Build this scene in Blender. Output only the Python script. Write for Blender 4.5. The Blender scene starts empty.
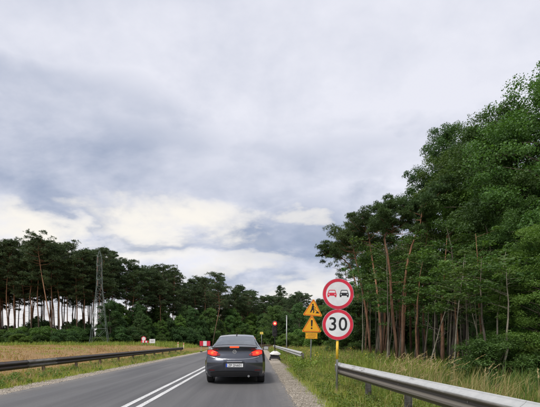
import bpy, math, random
import numpy as np
from mathutils import Vector, Matrix

random.seed(7)
RNG = np.random.default_rng(11)
S = bpy.context.scene
COL = S.collection
PI = math.pi
R = math.radians

# ------------------------------------------------------------------ camera
CAM_H = 1.32
FPX = 406.0            # focal length in photo pixels (photo is 540 wide)
VPX, VPY = 257.0, 341.0
cam_d = bpy.data.cameras.new('camera')
cam = bpy.data.objects.new('camera', cam_d)
COL.objects.link(cam)
cam_d.sensor_width = 36.0
cam_d.sensor_fit = 'HORIZONTAL'
cam_d.lens = FPX / 540 * 36.0
cam_d.shift_x = (270 - VPX) / 540
cam_d.shift_y = (VPY - 203.5) / 540
cam_d.clip_start = 0.05
cam_d.clip_end = 6000
cam.location = (0, 0, CAM_H)
cam.rotation_euler = (R(90), 0, 0)
S.camera = cam

# ------------------------------------------------------------------ world and sun
SUN_EL, SUN_AZ = 52.0, 215.0      # azimuth clockwise from +Y (north): behind-left of the camera
world = bpy.data.worlds.new('World')
S.world = world
world.use_nodes = True
wt = world.node_tree
for n in list(wt.nodes):
    wt.nodes.remove(n)


def N(tree, kind, **kw):
    n = tree.nodes.new(kind)
    for k, v in kw.items():
        setattr(n, k, v)
    return n


def math_(tree, op, a, b=None, c=None, clamp=False):
    n = tree.nodes.new('ShaderNodeMath')
    n.operation = op
    n.use_clamp = clamp
    for i, v in enumerate((a, b, c)):
        if v is None:
            continue
        if isinstance(v, (int, float)):
            n.inputs[i].default_value = v
        else:
            tree.links.new(v, n.inputs[i])
    return n.outputs[0]


def mapr(tree, v, a, b, c=0.0, d=1.0, smooth=True):
    n = tree.nodes.new('ShaderNodeMapRange')
    n.interpolation_type = 'SMOOTHSTEP' if smooth else 'LINEAR'
    tree.links.new(v, n.inputs[0])
    for i, x in enumerate((a, b, c, d)):
        n.inputs[i + 1].default_value = x
    return n.outputs[0]


def mixc(tree, f, a, b, mode='MIX'):
    n = tree.nodes.new('ShaderNodeMix')
    n.data_type = 'RGBA'
    n.blend_type = mode
    for sock, v in ((n.inputs[0], f), (n.inputs[6], a), (n.inputs[7], b)):
        if isinstance(v, (int, float)):
            sock.default_value = v
        elif isinstance(v, (tuple, list)):
            sock.default_value = (*v[:3], 1)
        else:
            tree.links.new(v, sock)
    return n.outputs[2]


def noise(tree, vec, scale, detail=4.0, rough=0.5, dist=0.0, out=0):
    n = tree.nodes.new('ShaderNodeTexNoise')
    n.inputs['Scale'].default_value = scale
    n.inputs['Detail'].default_value = detail
    n.inputs['Roughness'].default_value = rough
    n.inputs['Distortion'].default_value = dist
    if vec is not None:
        tree.links.new(vec, n.inputs['Vector'])
    return n.outputs[out]


def vec_add_scaled(tree, v, k, off=(0, 0, 0)):
    n = tree.nodes.new('ShaderNodeVectorMath')
    n.operation = 'MULTIPLY_ADD'
    tree.links.new(v, n.inputs[0])
    n.inputs[1].default_value = (k, k, k) if isinstance(k, (int, float)) else k
    n.inputs[2].default_value = off
    return n.outputs[0]


def px_dir(x, y):
    az = math.atan((x - VPX) / FPX)
    el = math.atan((VPY - y) / math.hypot(FPX, x - VPX))
    return az, el


def build_sky():
    t = wt
    tc = N(t, 'ShaderNodeTexCoord').outputs['Generated']
    sx = N(t, 'ShaderNodeSeparateXYZ')
    t.links.new(tc, sx.inputs[0])
    dx, dy, dz = sx.outputs
    # directions projected on a flat cloud deck
    den = math_(t, 'ADD', math_(t, 'MAXIMUM', dz, 0.0), 0.42)
    cmb = N(t, 'ShaderNodeCombineXYZ')
    t.links.new(math_(t, 'DIVIDE', dx, den), cmb.inputs[0])
    t.links.new(math_(t, 'DIVIDE', dy, den), cmb.inputs[1])
    P = cmb.outputs[0]
    big = noise(t, vec_add_scaled(t, P, (0.9, 1.0, 1), (3.1, 1.7, 0.0)), 1.6, 5, 0.55, 0.15)
    fine = noise(t, vec_add_scaled(t, P, 1.0, (9.3, 4.2, 2.0)), 6.5, 7, 0.58, 0.1)
    wisp = noise(t, vec_add_scaled(t, P, (0.8, 1.25, 1), (1.3, 7.2, 5.0)), 3.4, 7, 0.56, 0.15)
    az = math_(t, 'ARCTAN2', dx, dy)
    el = math_(t, 'ARCSINE', dz)
    warp = math_(t, 'MULTIPLY', math_(t, 'SUBTRACT', fine, 0.5), 0.42)
    warp2 = math_(t, 'MULTIPLY', math_(t, 'SUBTRACT', wisp, 0.5), 0.36)

    def blob(x, y, rx, ry, soft=1.0):
        a0, e0 = px_dir(x, y)
        wx = rx / FPX
        wy = ry / FPX
        u = math_(t, 'DIVIDE', math_(t, 'SUBTRACT', math_(t, 'ADD', az, warp), a0), wx)
        v = math_(t, 'DIVIDE', math_(t, 'SUBTRACT', math_(t, 'ADD', el, math_(t, 'MULTIPLY', warp2, 0.5)), e0), wy)
        q = math_(t, 'ADD', math_(t, 'MULTIPLY', u, u), math_(t, 'MULTIPLY', v, v))
        return mapr(t, q, 1.0 + soft, max(0.0, 1.0 - soft))

    def mx(*a):
        o = a[0]
        for b in a[1:]:
            o = math_(t, 'MAXIMUM', o, b)
        return o
    dark = mapr(t, math_(t, 'ADD', math_(t, 'MULTIPLY', big, 0.75), math_(t, 'MULTIPLY', fine, 0.25)), 0.44, 0.66)
    # the cloud deck is thinner and paler high up
    high = mapr(t, dz, 0.28, 0.56)
    dark = math_(t, 'MULTIPLY', dark, math_(t, 'SUBTRACT', 1.0, math_(t, 'MULTIPLY', high, 0.80)))
    banks = mx(math_(t, 'MULTIPLY', blob(70, 165, 150, 48), 0.80),
               math_(t, 'MULTIPLY', blob(75, 103, 95, 22), 0.55),
               math_(t, 'MULTIPLY', blob(290, 238, 90, 34), 0.85),
               math_(t, 'MULTIPLY', blob(165, 243, 55, 9), 0.80),
               math_(t, 'MULTIPLY', blob(300, 178, 130, 30), 0.50),
               math_(t, 'MULTIPLY', blob(95, 212, 34, 12), 0.85))
    banks = math_(t, 'MULTIPLY', banks, mapr(t, math_(t, 'ADD', big, math_(t, 'MULTIPLY', wisp, 0.5)), 0.55, 0.88, 0.45, 1.1))
    dark = math_(t, 'MAXIMUM', math_(t, 'MULTIPLY', dark, 0.72), banks)
    dark = math_(t, 'ADD', dark, 0.07)
    tex = math_(t, 'ADD', math_(t, 'MULTIPLY', math_(t, 'SUBTRACT', wisp, 0.5), 0.75),
                math_(t, 'MULTIPLY', math_(t, 'SUBTRACT', fine, 0.5), 0.45))
    dark = math_(t, 'ADD', dark, math_(t, 'MULTIPLY', tex, 1.1), clamp=True)
    col = mixc(t, dark, (0.452, 0.456, 0.500), (0.176, 0.208, 0.284))
    # bright breaks low in the sky
    low = mapr(t, dz, 0.30, 0.10)
    gap = math_(t, 'MULTIPLY', mapr(t, wisp, 0.50, 0.64), low)
    gaps = mx(math_(t, 'MULTIPLY', gap, 0.55), blob(175, 218, 74, 17), blob(22, 224, 52, 17),
              math_(t, 'MULTIPLY', blob(230, 262, 60, 10), 0.7), math_(t, 'MULTIPLY', blob(300, 214, 30, 6), 0.6),
              math_(t, 'MULTIPLY', blob(90, 252, 120, 10), 0.75), math_(t, 'MULTIPLY', blob(315, 292, 50, 12), 0.8))
    gaps = math_(t, 'MULTIPLY', gaps, mapr(t, math_(t, 'ADD', wisp, math_(t, 'MULTIPLY', fine, 0.3)), 0.44, 0.66, 0.25, 1.0))
    col = mixc(t, gaps, col, (0.530, 0.505, 0.462))
    horizon = mapr(t, dz, 0.16, 0.03)
    col = mixc(t, math_(t, 'MULTIPLY', horizon, 0.5), col, (0.47, 0.44, 0.40))
    bgc = N(t, 'ShaderNodeBackground')
    t.links.new(col, bgc.inputs[0])
    bgc.inputs[1].default_value = 1.0
    sky = N(t, 'ShaderNodeTexSky', sky_type='NISHITA')
    sky.sun_disc = False
    sky.sun_elevation = R(SUN_EL)
    sky.sun_rotation = R(SUN_AZ)
    bgs = N(t, 'ShaderNodeBackground')
    t.links.new(sky.outputs[0], bgs.inputs[0])
    bgs.inputs[1].default_value = 0.06
    ms = N(t, 'ShaderNodeMixShader')
    ms.inputs[0].default_value = 0.93
    t.links.new(bgs.outputs[0], ms.inputs[1])
    t.links.new(bgc.outputs[0], ms.inputs[2])
    out = N(t, 'ShaderNodeOutputWorld')
    t.links.new(ms.outputs[0], out.inputs[0])


build_sky()
world.cycles.sampling_method = 'MANUAL'
world.cycles.sample_map_resolution = 512

sun_d = bpy.data.lights.new('sun', 'SUN')
sun_d.energy = 1.5
sun_d.angle = R(20)
sun_d.color = (1.0, 0.95, 0.87)
sun = bpy.data.objects.new('sun', sun_d)
COL.objects.link(sun)
sd = Vector((math.sin(R(SUN_AZ)) * math.cos(R(SUN_EL)), math.cos(R(SUN_AZ)) * math.cos(R(SUN_EL)), math.sin(R(SUN_EL))))
sun.rotation_euler = sd.to_track_quat('Z', 'Y').to_euler()

S.view_settings.view_transform = 'Standard'
S.view_settings.look = 'None'
S.view_settings.exposure = 0.95
S.view_settings.gamma = 1.0
S.view_settings.use_curve_mapping = False
S.render.engine = 'CYCLES'
S.cycles.use_denoising = True
S.cycles.max_bounces = 6
S.cycles.diffuse_bounces = 3
S.cycles.glossy_bounces = 2
S.cycles.transparent_max_bounces = 8
S.cycles.transmission_bounces = 2
S.cycles.sample_clamp_indirect = 4.0


# ------------------------------------------------------------------ materials
def new_mat(name):
    m = bpy.data.materials.new(name)
    m.use_nodes = True
    t = m.node_tree
    b = t.nodes['Principled BSDF']
    return m, t, b


def plain(name, col, rough=0.6, metal=0.0, coat=0.0, spec=None, var=0.12, scale=6.0, bump=0.0):
    """painted or bare surface with slight uneven tone"""
    m, t, b = new_mat(name)
    tc = N(t, 'ShaderNodeTexCoord').outputs['Object']
    n = noise(t, tc, scale, 5, 0.6)
    c = mixc(t, mapr(t, n, 0.3, 0.7), tuple(x * (1 - var) for x in col), tuple(min(1, x * (1 + var)) for x in col))
    t.links.new(c, b.inputs['Base Color'])
    b.inputs['Roughness'].default_value = rough
    b.inputs['Metallic'].default_value = metal
    b.inputs['Coat Weight'].default_value = coat
    b.inputs['Coat Roughness'].default_value = 0.05
    if spec is not None:
        b.inputs['Specular IOR Level'].default_value = spec
    if bump:
        bp = N(t, 'ShaderNodeBump')
        bp.inputs['Strength'].default_value = bump
        bp.inputs['Distance'].default_value = 0.02
        t.links.new(noise(t, tc, scale * 8, 4), bp.inputs['Height'])
        t.links.new(bp.outputs[0], b.inputs['Normal'])
    return m


def emit(name, col, strength, base=(0.3, 0.01, 0.01)):
    m, t, b = new_mat(name)
    b.inputs['Base Color'].default_value = (*base, 1)
    b.inputs['Emission Color'].default_value = (*col, 1)
    b.inputs['Emission Strength'].default_value = strength
    b.inputs['Roughness'].default_value = 0.15
    return m


def leaf_mat(name, c1, c2, trans=0.3, scale=0.6, rough=0.55, spec=0.35):
    m, t, b = new_mat(name)
    g = N(t, 'ShaderNodeNewGeometry')
    oi = N(t, 'ShaderNodeObjectInfo')
    tc = N(t, 'ShaderNodeTexCoord').outputs['Object']
    n = noise(t, tc, scale, 3)
    f = math_(t, 'ADD', math_(t, 'MULTIPLY', g.outputs['Random Per Island'], 0.6), math_(t, 'MULTIPLY', mapr(t, n, 0.3, 0.7), 0.4))
    c = mixc(t, f, c1, c2)
    hsv = N(t, 'ShaderNodeHueSaturation')
    t.links.new(c, hsv.inputs['Color'])
    t.links.new(mapr(t, oi.outputs['Random'], 0, 1, 0.78, 1.22, False), hsv.inputs['Value'])
    t.links.new(mapr(t, math_(t, 'FRACT', math_(t, 'MULTIPLY', oi.outputs['Random'], 7.13)), 0, 1, 0.485, 0.515, False), hsv.inputs['Hue'])
    t.links.new(hsv.outputs[0], b.inputs['Base Color'])
    b.inputs['Roughness'].default_value = rough
    b.inputs['Specular IOR Level'].default_value = spec
    tr = N(t, 'ShaderNodeBsdfTranslucent')
    tcol = mixc(t, 1.0, hsv.outputs[0], (1.25, 1.35, 0.55), 'MULTIPLY')
    t.links.new(tcol, tr.inputs[0])
    mxs = N(t, 'ShaderNodeMixShader')
    mxs.inputs[0].default_value = trans
    t.links.new(b.outputs[0], mxs.inputs[1])
    t.links.new(tr.outputs[0], mxs.inputs[2])
    t.links.new(mxs.outputs[0], t.nodes['Material Output'].inputs[0])
    return m


def bark_mat(name, low, high, z0, z1, scale=9.0):
    m, t, b = new_mat(name)
    tc = N(t, 'ShaderNodeTexCoord').outputs['Object']
    sp = N(t, 'ShaderNodeSeparateXYZ')
    t.links.new(tc, sp.inputs[0])
    oi = N(t, 'ShaderNodeObjectInfo')
    st = vec_add_scaled(t, tc, (1, 1, 0.22))
    n = noise(t, st, scale, 5, 0.65)
    zz = math_(t, 'ADD', sp.outputs[2], math_(t, 'MULTIPLY', math_(t, 'SUBTRACT', n, 0.5), 4.0))
    c = mixc(t, mapr(t, zz, z0, z1), low, high)
    c = mixc(t, mapr(t, n, 0.35, 0.65), mixc(t, 1.0, c, (0.55, 0.53, 0.5), 'MULTIPLY'), c)
    hsv = N(t, 'ShaderNodeHueSaturation')
    t.links.new(c, hsv.inputs['Color'])
    t.links.new(mapr(t, oi.outputs['Random'], 0, 1, 0.7, 1.3, False), hsv.inputs['Value'])
    t.links.new(hsv.outputs[0], b.inputs['Base Color'])
    b.inputs['Roughness'].default_value = 0.9
    b.inputs['Specular IOR Level'].default_value = 0.15
    bp = N(t, 'ShaderNodeBump')
    bp.inputs['Strength'].default_value = 0.6
    bp.inputs['Distance'].default_value = 0.03
    t.links.new(n, bp.inputs['Height'])
    t.links.new(bp.outputs[0], b.inputs['Normal'])
    return m


def asphalt_mat():
    m, t, b = new_mat('asphalt')
    tc = N(t, 'ShaderNodeTexCoord').outputs['Object']
    sp = N(t, 'ShaderNodeSeparateXYZ')
    t.links.new(tc, sp.inputs[0])
    grain = noise(t, tc, 90, 3, 0.7)
    mid = noise(t, tc, 7, 4, 0.6)
    streak = noise(t, vec_add_scaled(t, tc, (2.2, 0.06, 1)), 1.0, 4, 0.55)
    patch = noise(t, vec_add_scaled(t, tc, (0.35, 0.12, 1)), 1.0, 3)
    c = mixc(t, mapr(t, grain, 0.25, 0.75), (0.060, 0.060, 0.063), (0.150, 0.149, 0.149))
    c = mixc(t, mapr(t, streak, 0.38, 0.62, 0, 0.6), c, (0.072, 0.072, 0.076))
    c = mixc(t, mapr(t, patch, 0.42, 0.62, 0, 0.5), c, (0.150, 0.147, 0.143))
    c = mixc(t, mapr(t, mid, 0.55, 0.75, 0, 0.25), c, (0.10, 0.10, 0.105))
    # sealed cracks and the paving seam
    v = N(t, 'ShaderNodeTexVoronoi', feature='DISTANCE_TO_EDGE')
    v.inputs['Scale'].default_value = 0.33
    wv = N(t, 'ShaderNodeVectorMath', operation='MULTIPLY_ADD')
    t.links.new(noise(t, tc, 1.3, 4, out=1), wv.inputs[0])
    wv.inputs[1].default_value = (0.9, 0.9, 0)
    t.links.new(tc, wv.inputs[2])
    t.links.new(wv.outputs[0], v.inputs['Vector'])
    crack = math_(t, 'MULTIPLY', mapr(t, v.outputs['Distance'], 0.010, 0.003), mapr(t, patch, 0.56, 0.62))
    c = mixc(t, math_(t, 'MULTIPLY', crack, 0.3), c, (0.03, 0.03, 0.03))
    speck = noise(t, tc, 28, 2, 0.8)
    c = mixc(t, mapr(t, speck, 0.56, 0.72, 0, 0.5), c, (0.20, 0.198, 0.195))
    c = mixc(t, mapr(t, speck, 0.44, 0.30, 0, 0.5), c, (0.055, 0.055, 0.058))
    # tyre polish in the wheel tracks
    for xt in (-1.45, 0.1, -5.2, -3.7):
        tr_ = mapr(t, math_(t, 'ABSOLUTE', math_(t, 'SUBTRACT', sp.outputs[0], xt)), 0.42, 0.08)
        c = mixc(t, math_(t, 'MULTIPLY', tr_, mapr(t, streak, 0.3, 0.6, 0.12, 0.42)), c, (0.072, 0.072, 0.076))
    # pale dust towards the edges
    ex = math_(t, 'MAXIMUM', mapr(t, sp.outputs[0], 0.25, 0.9), mapr(t, sp.outputs[0], -5.6, -6.4))
    c = mixc(t, math_(t, 'MULTIPLY', math_(t, 'MULTIPLY', ex, mapr(t, mid, 0.3, 0.7)), 0.6), c, (0.25, 0.22, 0.185))
    t.links.new(c, b.inputs['Base Color'])
    t.links.new(mapr(t, streak, 0.3, 0.7, 0.62, 0.8), b.inputs['Roughness'])
    b.inputs['Specular IOR Level'].default_value = 0.45
    bp = N(t, 'ShaderNodeBump')
    bp.inputs['Strength'].default_value = 0.35
    bp.inputs['Distance'].default_value = 0.006
    t.links.new(grain, bp.inputs['Height'])
    t.links.new(bp.outputs[0], b.inputs['Normal'])
    return m


def paint_mat():
    m, t, b = new_mat('road_paint')
    tc = N(t, 'ShaderNodeTexCoord').outputs['Object']
    w = noise(t, tc, 30, 5, 0.7)
    w2 = noise(t, vec_add_scaled(t, tc, (1, 0.2, 1)), 3, 3)
    f = math_(t, 'MULTIPLY', mapr(t, w, 0.48, 0.62), mapr(t, w2, 0.30, 0.60))
    c = mixc(t, f, (0.66, 0.66, 0.65), (0.15, 0.15, 0.15))
    t.links.new(c, b.inputs['Base Color'])
    b.inputs['Roughness'].default_value = 0.6
    return m


def gravel_mat():
    m, t, b = new_mat('gravel')
    tc = N(t, 'ShaderNodeTexCoord').outputs['Object']
    v = N(t, 'ShaderNodeTexVoronoi')
    v.inputs['Scale'].default_value = 38
    t.links.new(tc, v.inputs['Vector'])
    sep = N(t, 'ShaderNodeSeparateXYZ')
    t.links.new(v.outputs['Color'], sep.inputs[0])
    c = mixc(t, sep.outputs[0], (0.24, 0.205, 0.165), (0.47, 0.42, 0.35))
    n = noise(t, tc, 2.2, 4)
    c = mixc(t, mapr(t, n, 0.4, 0.65, 0, 0.6), c, (0.27, 0.225, 0.165))
    t.links.new(c, b.inputs['Base Color'])
    b.inputs['Roughness'].default_value = 0.95
    bp = N(t, 'ShaderNodeBump')
    bp.inputs['Strength'].default_value = 0.8
    bp.inputs['Distance'].default_value = 0.015
    bp.invert = True
    t.links.new(v.outputs['Distance'], bp.inputs['Height'])
    t.links.new(bp.outputs[0], b.inputs['Normal'])
    return m


def ground_mat():
    m, t, b = new_mat('earth')
    tc = N(t, 'ShaderNodeTexCoord').outputs['Object']
    sp = N(t, 'ShaderNodeSeparateXYZ')
    t.links.new(tc, sp.inputs[0])
    n1 = noise(t, tc, 0.35, 5, 0.6)
    n2 = noise(t, tc, 4.0, 5, 0.65)
    x = math_(t, 'ADD', sp.outputs[0], math_(t, 'MULTIPLY', math_(t, 'SUBTRACT', n1, 0.5), 3.0))
    field = mixc(t, mapr(t, n2, 0.3, 0.7), (0.185, 0.105, 0.050), (0.36, 0.245, 0.125))
    field = mixc(t, mapr(t, n1, 0.52, 0.64, 0, 0.5), field, (0.18, 0.16, 0.055))
    turf = mixc(t, mapr(t, n2, 0.3, 0.7), (0.07, 0.075, 0.025), (0.16, 0.135, 0.06))
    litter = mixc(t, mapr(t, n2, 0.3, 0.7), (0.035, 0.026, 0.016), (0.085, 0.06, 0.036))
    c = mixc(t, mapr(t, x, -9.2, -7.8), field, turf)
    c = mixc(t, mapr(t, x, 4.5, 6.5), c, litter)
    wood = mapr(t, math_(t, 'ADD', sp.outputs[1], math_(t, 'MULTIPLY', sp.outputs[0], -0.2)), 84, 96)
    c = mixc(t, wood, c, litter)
    t.links.new(c, b.inputs['Base Color'])
    b.inputs['Roughness'].default_value = 1.0
    b.inputs['Specular IOR Level'].default_value = 0.1
    bp = N(t, 'ShaderNodeBump')
    bp.inputs['Strength'].default_value = 0.9
    bp.inputs['Distance'].default_value = 0.06
    t.links.new(n2, bp.inputs['Height'])
    t.links.new(bp.outputs[0], b.inputs['Normal'])
    return m


def galv_mat(name, c1, c2, dirt, dirt_amt, rough=0.45, metal=0.6, grime_shade=None):
    m, t, b = new_mat(name)
    tc = N(t, 'ShaderNodeTexCoord').outputs['Object']
    n1 = noise(t, tc, 14, 5, 0.6)
    n2 = noise(t, vec_add_scaled(t, tc, (1, 0.6, 4)), 3.0, 6, 0.7)
    c = mixc(t, mapr(t, n1, 0.3, 0.7), c1, c2)
    f = mapr(t, n2, 0.62 - dirt_amt * 0.35, 0.78 - dirt_amt * 0.3)
    if grime_shade:      # shade below the upper slope painted in brown, together with grime
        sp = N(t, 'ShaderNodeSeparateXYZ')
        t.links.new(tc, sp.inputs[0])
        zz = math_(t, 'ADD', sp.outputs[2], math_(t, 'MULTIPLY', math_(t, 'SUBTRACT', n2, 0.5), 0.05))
        f = math_(t, 'MAXIMUM', f, math_(t, 'MULTIPLY', mapr(t, zz, grime_shade + 0.012, grime_shade - 0.012), 0.88))
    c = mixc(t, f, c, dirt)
    t.links.new(c, b.inputs['Base Color'])
    t.links.new(math_(t, 'MULTIPLY', math_(t, 'SUBTRACT', 1.0, f), metal), b.inputs['Metallic'])
    t.links.new(mapr(t, n1, 0.3, 0.7, rough, rough + 0.2), b.inputs['Roughness'])
    return m


M = {}
M['asphalt'] = asphalt_mat()
M['paint'] = paint_mat()
M['gravel'] = gravel_mat()
M['earth'] = ground_mat()
M['pebble'] = leaf_mat('pebble', (0.22, 0.19, 0.155), (0.52, 0.47, 0.40), 0.0, 2, 0.9)
M['grass_green'] = leaf_mat('grass_green', (0.13, 0.205, 0.028), (0.38, 0.415, 0.090), 0.34, 0.9)
M['weed'] = leaf_mat('weed', (0.095, 0.175, 0.028), (0.24, 0.335, 0.07), 0.34, 0.9)
M['grass_dry'] = leaf_mat('grass_dry', (0.30, 0.225, 0.085), (0.55, 0.44, 0.22), 0.25, 0.9)
M['grass_field'] = leaf_mat('grass_field', (0.20, 0.105, 0.042), (0.42, 0.27, 0.12), 0.2, 0.25)
M['plume'] = leaf_mat('plume', (0.27, 0.20, 0.09), (0.50, 0.41, 0.22), 0.3, 2)
M['flower'] = leaf_mat('flower', (0.55, 0.36, 0.03), (0.75, 0.58, 0.08), 0.3, 2)
M['leaf'] = leaf_mat('leaf', (0.044, 0.096, 0.024), (0.128, 0.220, 0.056), 0.34, 0.5)
M['leaf_bright'] = leaf_mat('leaf_bright', (0.060, 0.125, 0.024), (0.165, 0.265, 0.056), 0.36, 0.5)
M['leaf_dark'] = leaf_mat('leaf_dark', (0.034, 0.076, 0.026), (0.098, 0.172, 0.050), 0.32, 0.5)
M['needle'] = leaf_mat('needle', (0.028, 0.058, 0.024), (0.095, 0.135, 0.050), 0.15, 0.5)
M['needle_near'] = leaf_mat('needle_near', (0.030, 0.066, 0.022), (0.100, 0.148, 0.048), 0.18, 0.5)
M['bark_pine'] = bark_mat('bark_pine', (0.13, 0.095, 0.075), (0.30, 0.165, 0.10), 3.0, 9.0)
M['bark_red'] = bark_mat('bark_red', (0.19, 0.115, 0.08), (0.33, 0.18, 0.11), 0.5, 5.0, 12)
M['bark_grey'] = bark_mat('bark_grey', (0.12, 0.105, 0.085), (0.15, 0.13, 0.10), 1, 6)
M['bark_pale'] = bark_mat('bark_pale', (0.27, 0.25, 0.20), (0.33, 0.30, 0.24), 1, 5, 14)
M['galv'] = galv_mat('galvanised', (0.46, 0.47, 0.46), (0.60, 0.60, 0.58), (0.16, 0.12, 0.075), 0.25, 0.42, 0.35)
M['galv_near'] = galv_mat('galvanised_grime_shade', (0.42, 0.43, 0.425), (0.48, 0.485, 0.48), (0.10, 0.082, 0.060), 0.22, 0.55, 0.12, grime_shade=0.672)
M['galv_post'] = galv_mat('galvanised_post', (0.16, 0.15, 0.135), (0.26, 0.25, 0.23), (0.09, 0.07, 0.05), 0.5, 0.5, 0.4)
M['rust_rail'] = galv_mat('weathered_rail', (0.045, 0.04, 0.038), (0.075, 0.066, 0.06), (0.06, 0.035, 0.022), 0.5, 0.5, 0.15)
M['rust_post'] = plain('rusted_post', (0.075, 0.05, 0.036), 0.85)
M['pole'] = plain('grey_pole', (0.36, 0.37, 0.37), 0.45, 0.5)
M['pole_yellow'] = plain('yellow_band', (0.72, 0.46, 0.03), 0.5)
M['sign_white'] = plain('sign_white', (0.68, 0.69, 0.70), 0.35, scale=5, var=0.085)
M['sign_red'] = plain('sign_red', (0.56, 0.018, 0.045), 0.35, scale=6, var=0.16)
M['sign_black'] = plain('sign_black', (0.012, 0.012, 0.014), 0.4)
M['sign_yellow'] = plain('sign_yellow', (0.84, 0.40, 0.014), 0.35, scale=4, var=0.06)
M['sign_back'] = plain('sign_back', (0.38, 0.38, 0.38), 0.5, 0.5)
M['black_plastic'] = plain('black_plastic', (0.016, 0.016, 0.018), 0.55)
M['rubber'] = plain('rubber', (0.018, 0.018, 0.019), 0.85)
M['white_plastic'] = plain('white_plastic', (0.72, 0.71, 0.68), 0.6)
M['steel_lattice'] = plain('steel_lattice', (0.125, 0.155, 0.14), 0.75, 0.1)
M['chrome'] = plain('chrome', (0.75, 0.76, 0.78), 0.18, 1.0, var=0.02)
M['alloy'] = plain('alloy', (0.45, 0.46, 0.47), 0.35, 0.9)
M['blue'] = plain('plate_blue', (0.02, 0.07, 0.42), 0.4)
M['brake'] = emit('brake_lit', (1.0, 0.040, 0.016), 0.55)
M['brake_core'] = emit('brake_core', (1.0, 0.12, 0.025), 1.0)
M['brake_high'] = emit('brake_high', (1.0, 0.11, 0.02), 0.55)
M['lens_red'] = plain('lens_red', (0.22, 0.008, 0.010), 0.12, coat=0.6)
M['lamp_red'] = emit('lamp_red', (1.0, 0.02, 0.016), 2.4)
M['lamp_core'] = emit('lamp_core', (1.0, 0.16, 0.07), 4.5)
M['lamp_off'] = plain('lamp_off', (0.03, 0.025, 0.02), 0.2)


def car_paint():
    m, t, b = new_mat('car_paint')
    tc = N(t, 'ShaderNodeTexCoord').outputs['Object']
    n = noise(t, tc, 900, 1)
    c = mixc(t, n, (0.052, 0.057, 0.072), (0.100, 0.109, 0.134))
    d = noise(t, tc, 3.0, 5)
    sp = N(t, 'ShaderNodeSeparateXYZ')
    t.links.new(tc, sp.inputs[0])
    dirt = math_(t, 'MULTIPLY', mapr(t, sp.outputs[2], 0.55, 0.25), mapr(t, d, 0.35, 0.65))
    c = mixc(t, math_(t, 'MULTIPLY', dirt, 0.35), c, (0.10, 0.09, 0.075))
    t.links.new(c, b.inputs['Base Color'])
    b.inputs['Metallic'].default_value = 0.75
    b.inputs['Roughness'].default_value = 0.24
    b.inputs['Coat Weight'].default_value = 1.0
    b.inputs['Coat Roughness'].default_value = 0.04
    return m


def car_glass():
    m, t, b = new_mat('car_glass')
    tr = N(t, 'ShaderNodeBsdfTransparent')
    tr.inputs[0].default_value = (0.66, 0.74, 0.76, 1)
    gl = N(t, 'ShaderNodeBsdfGlossy')
    gl.inputs[0].default_value = (0.92, 0.96, 1.0, 1)
    gl.inputs['Roughness'].default_value = 0.015
    fr = N(t, 'ShaderNodeLayerWeight')
    fr.inputs[0].default_value = 0.5
    mx_ = N(t, 'ShaderNodeMixShader')
    t.links.new(math_(t, 'ADD', math_(t, 'MULTIPLY', fr.outputs[1], 0.52), 0.02, clamp=True), mx_.inputs[0])
    t.links.new(tr.outputs[0], mx_.inputs[1])
    t.links.new(gl.outputs[0], mx_.inputs[2])
    t.links.new(mx_.outputs[0], t.nodes['Material Output'].inputs[0])
    t.nodes.remove(b)
    return m


M['car'] = car_paint()
M['car_glass'] = car_glass()
M['frit'] = plain('window_surround', (0.012, 0.012, 0.014), 0.12)


# ------------------------------------------------------------------ mesh helpers
def mesh_from(name, V, Q=None, T=None):
    """fast mesh from numpy: V (n,3), Q (m,4) quads, T (k,3) triangles"""
    me = bpy.data.meshes.new(name)
    V = np.asarray(V, dtype=np.float32)
    me.vertices.add(len(V))
    me.vertices.foreach_set('co', V.ravel())
    q = np.zeros((0, 4), np.int32) if Q is None else np.asarray(Q, np.int32)
    t = np.zeros((0, 3), np.int32) if T is None else np.asarray(T, np.int32)
    loops = np.concatenate([q.ravel(), t.ravel()])
    me.loops.add(len(loops))
    me.loops.foreach_set('vertex_index', loops)
    starts = np.concatenate([np.arange(len(q)) * 4, len(q) * 4 + np.arange(len(t)) * 3]).astype(np.int32)
    me.polygons.add(len(starts))
    me.polygons.foreach_set('loop_start', starts)
    me.update(calc_edges=True)
    me.validate()
    return me


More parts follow.
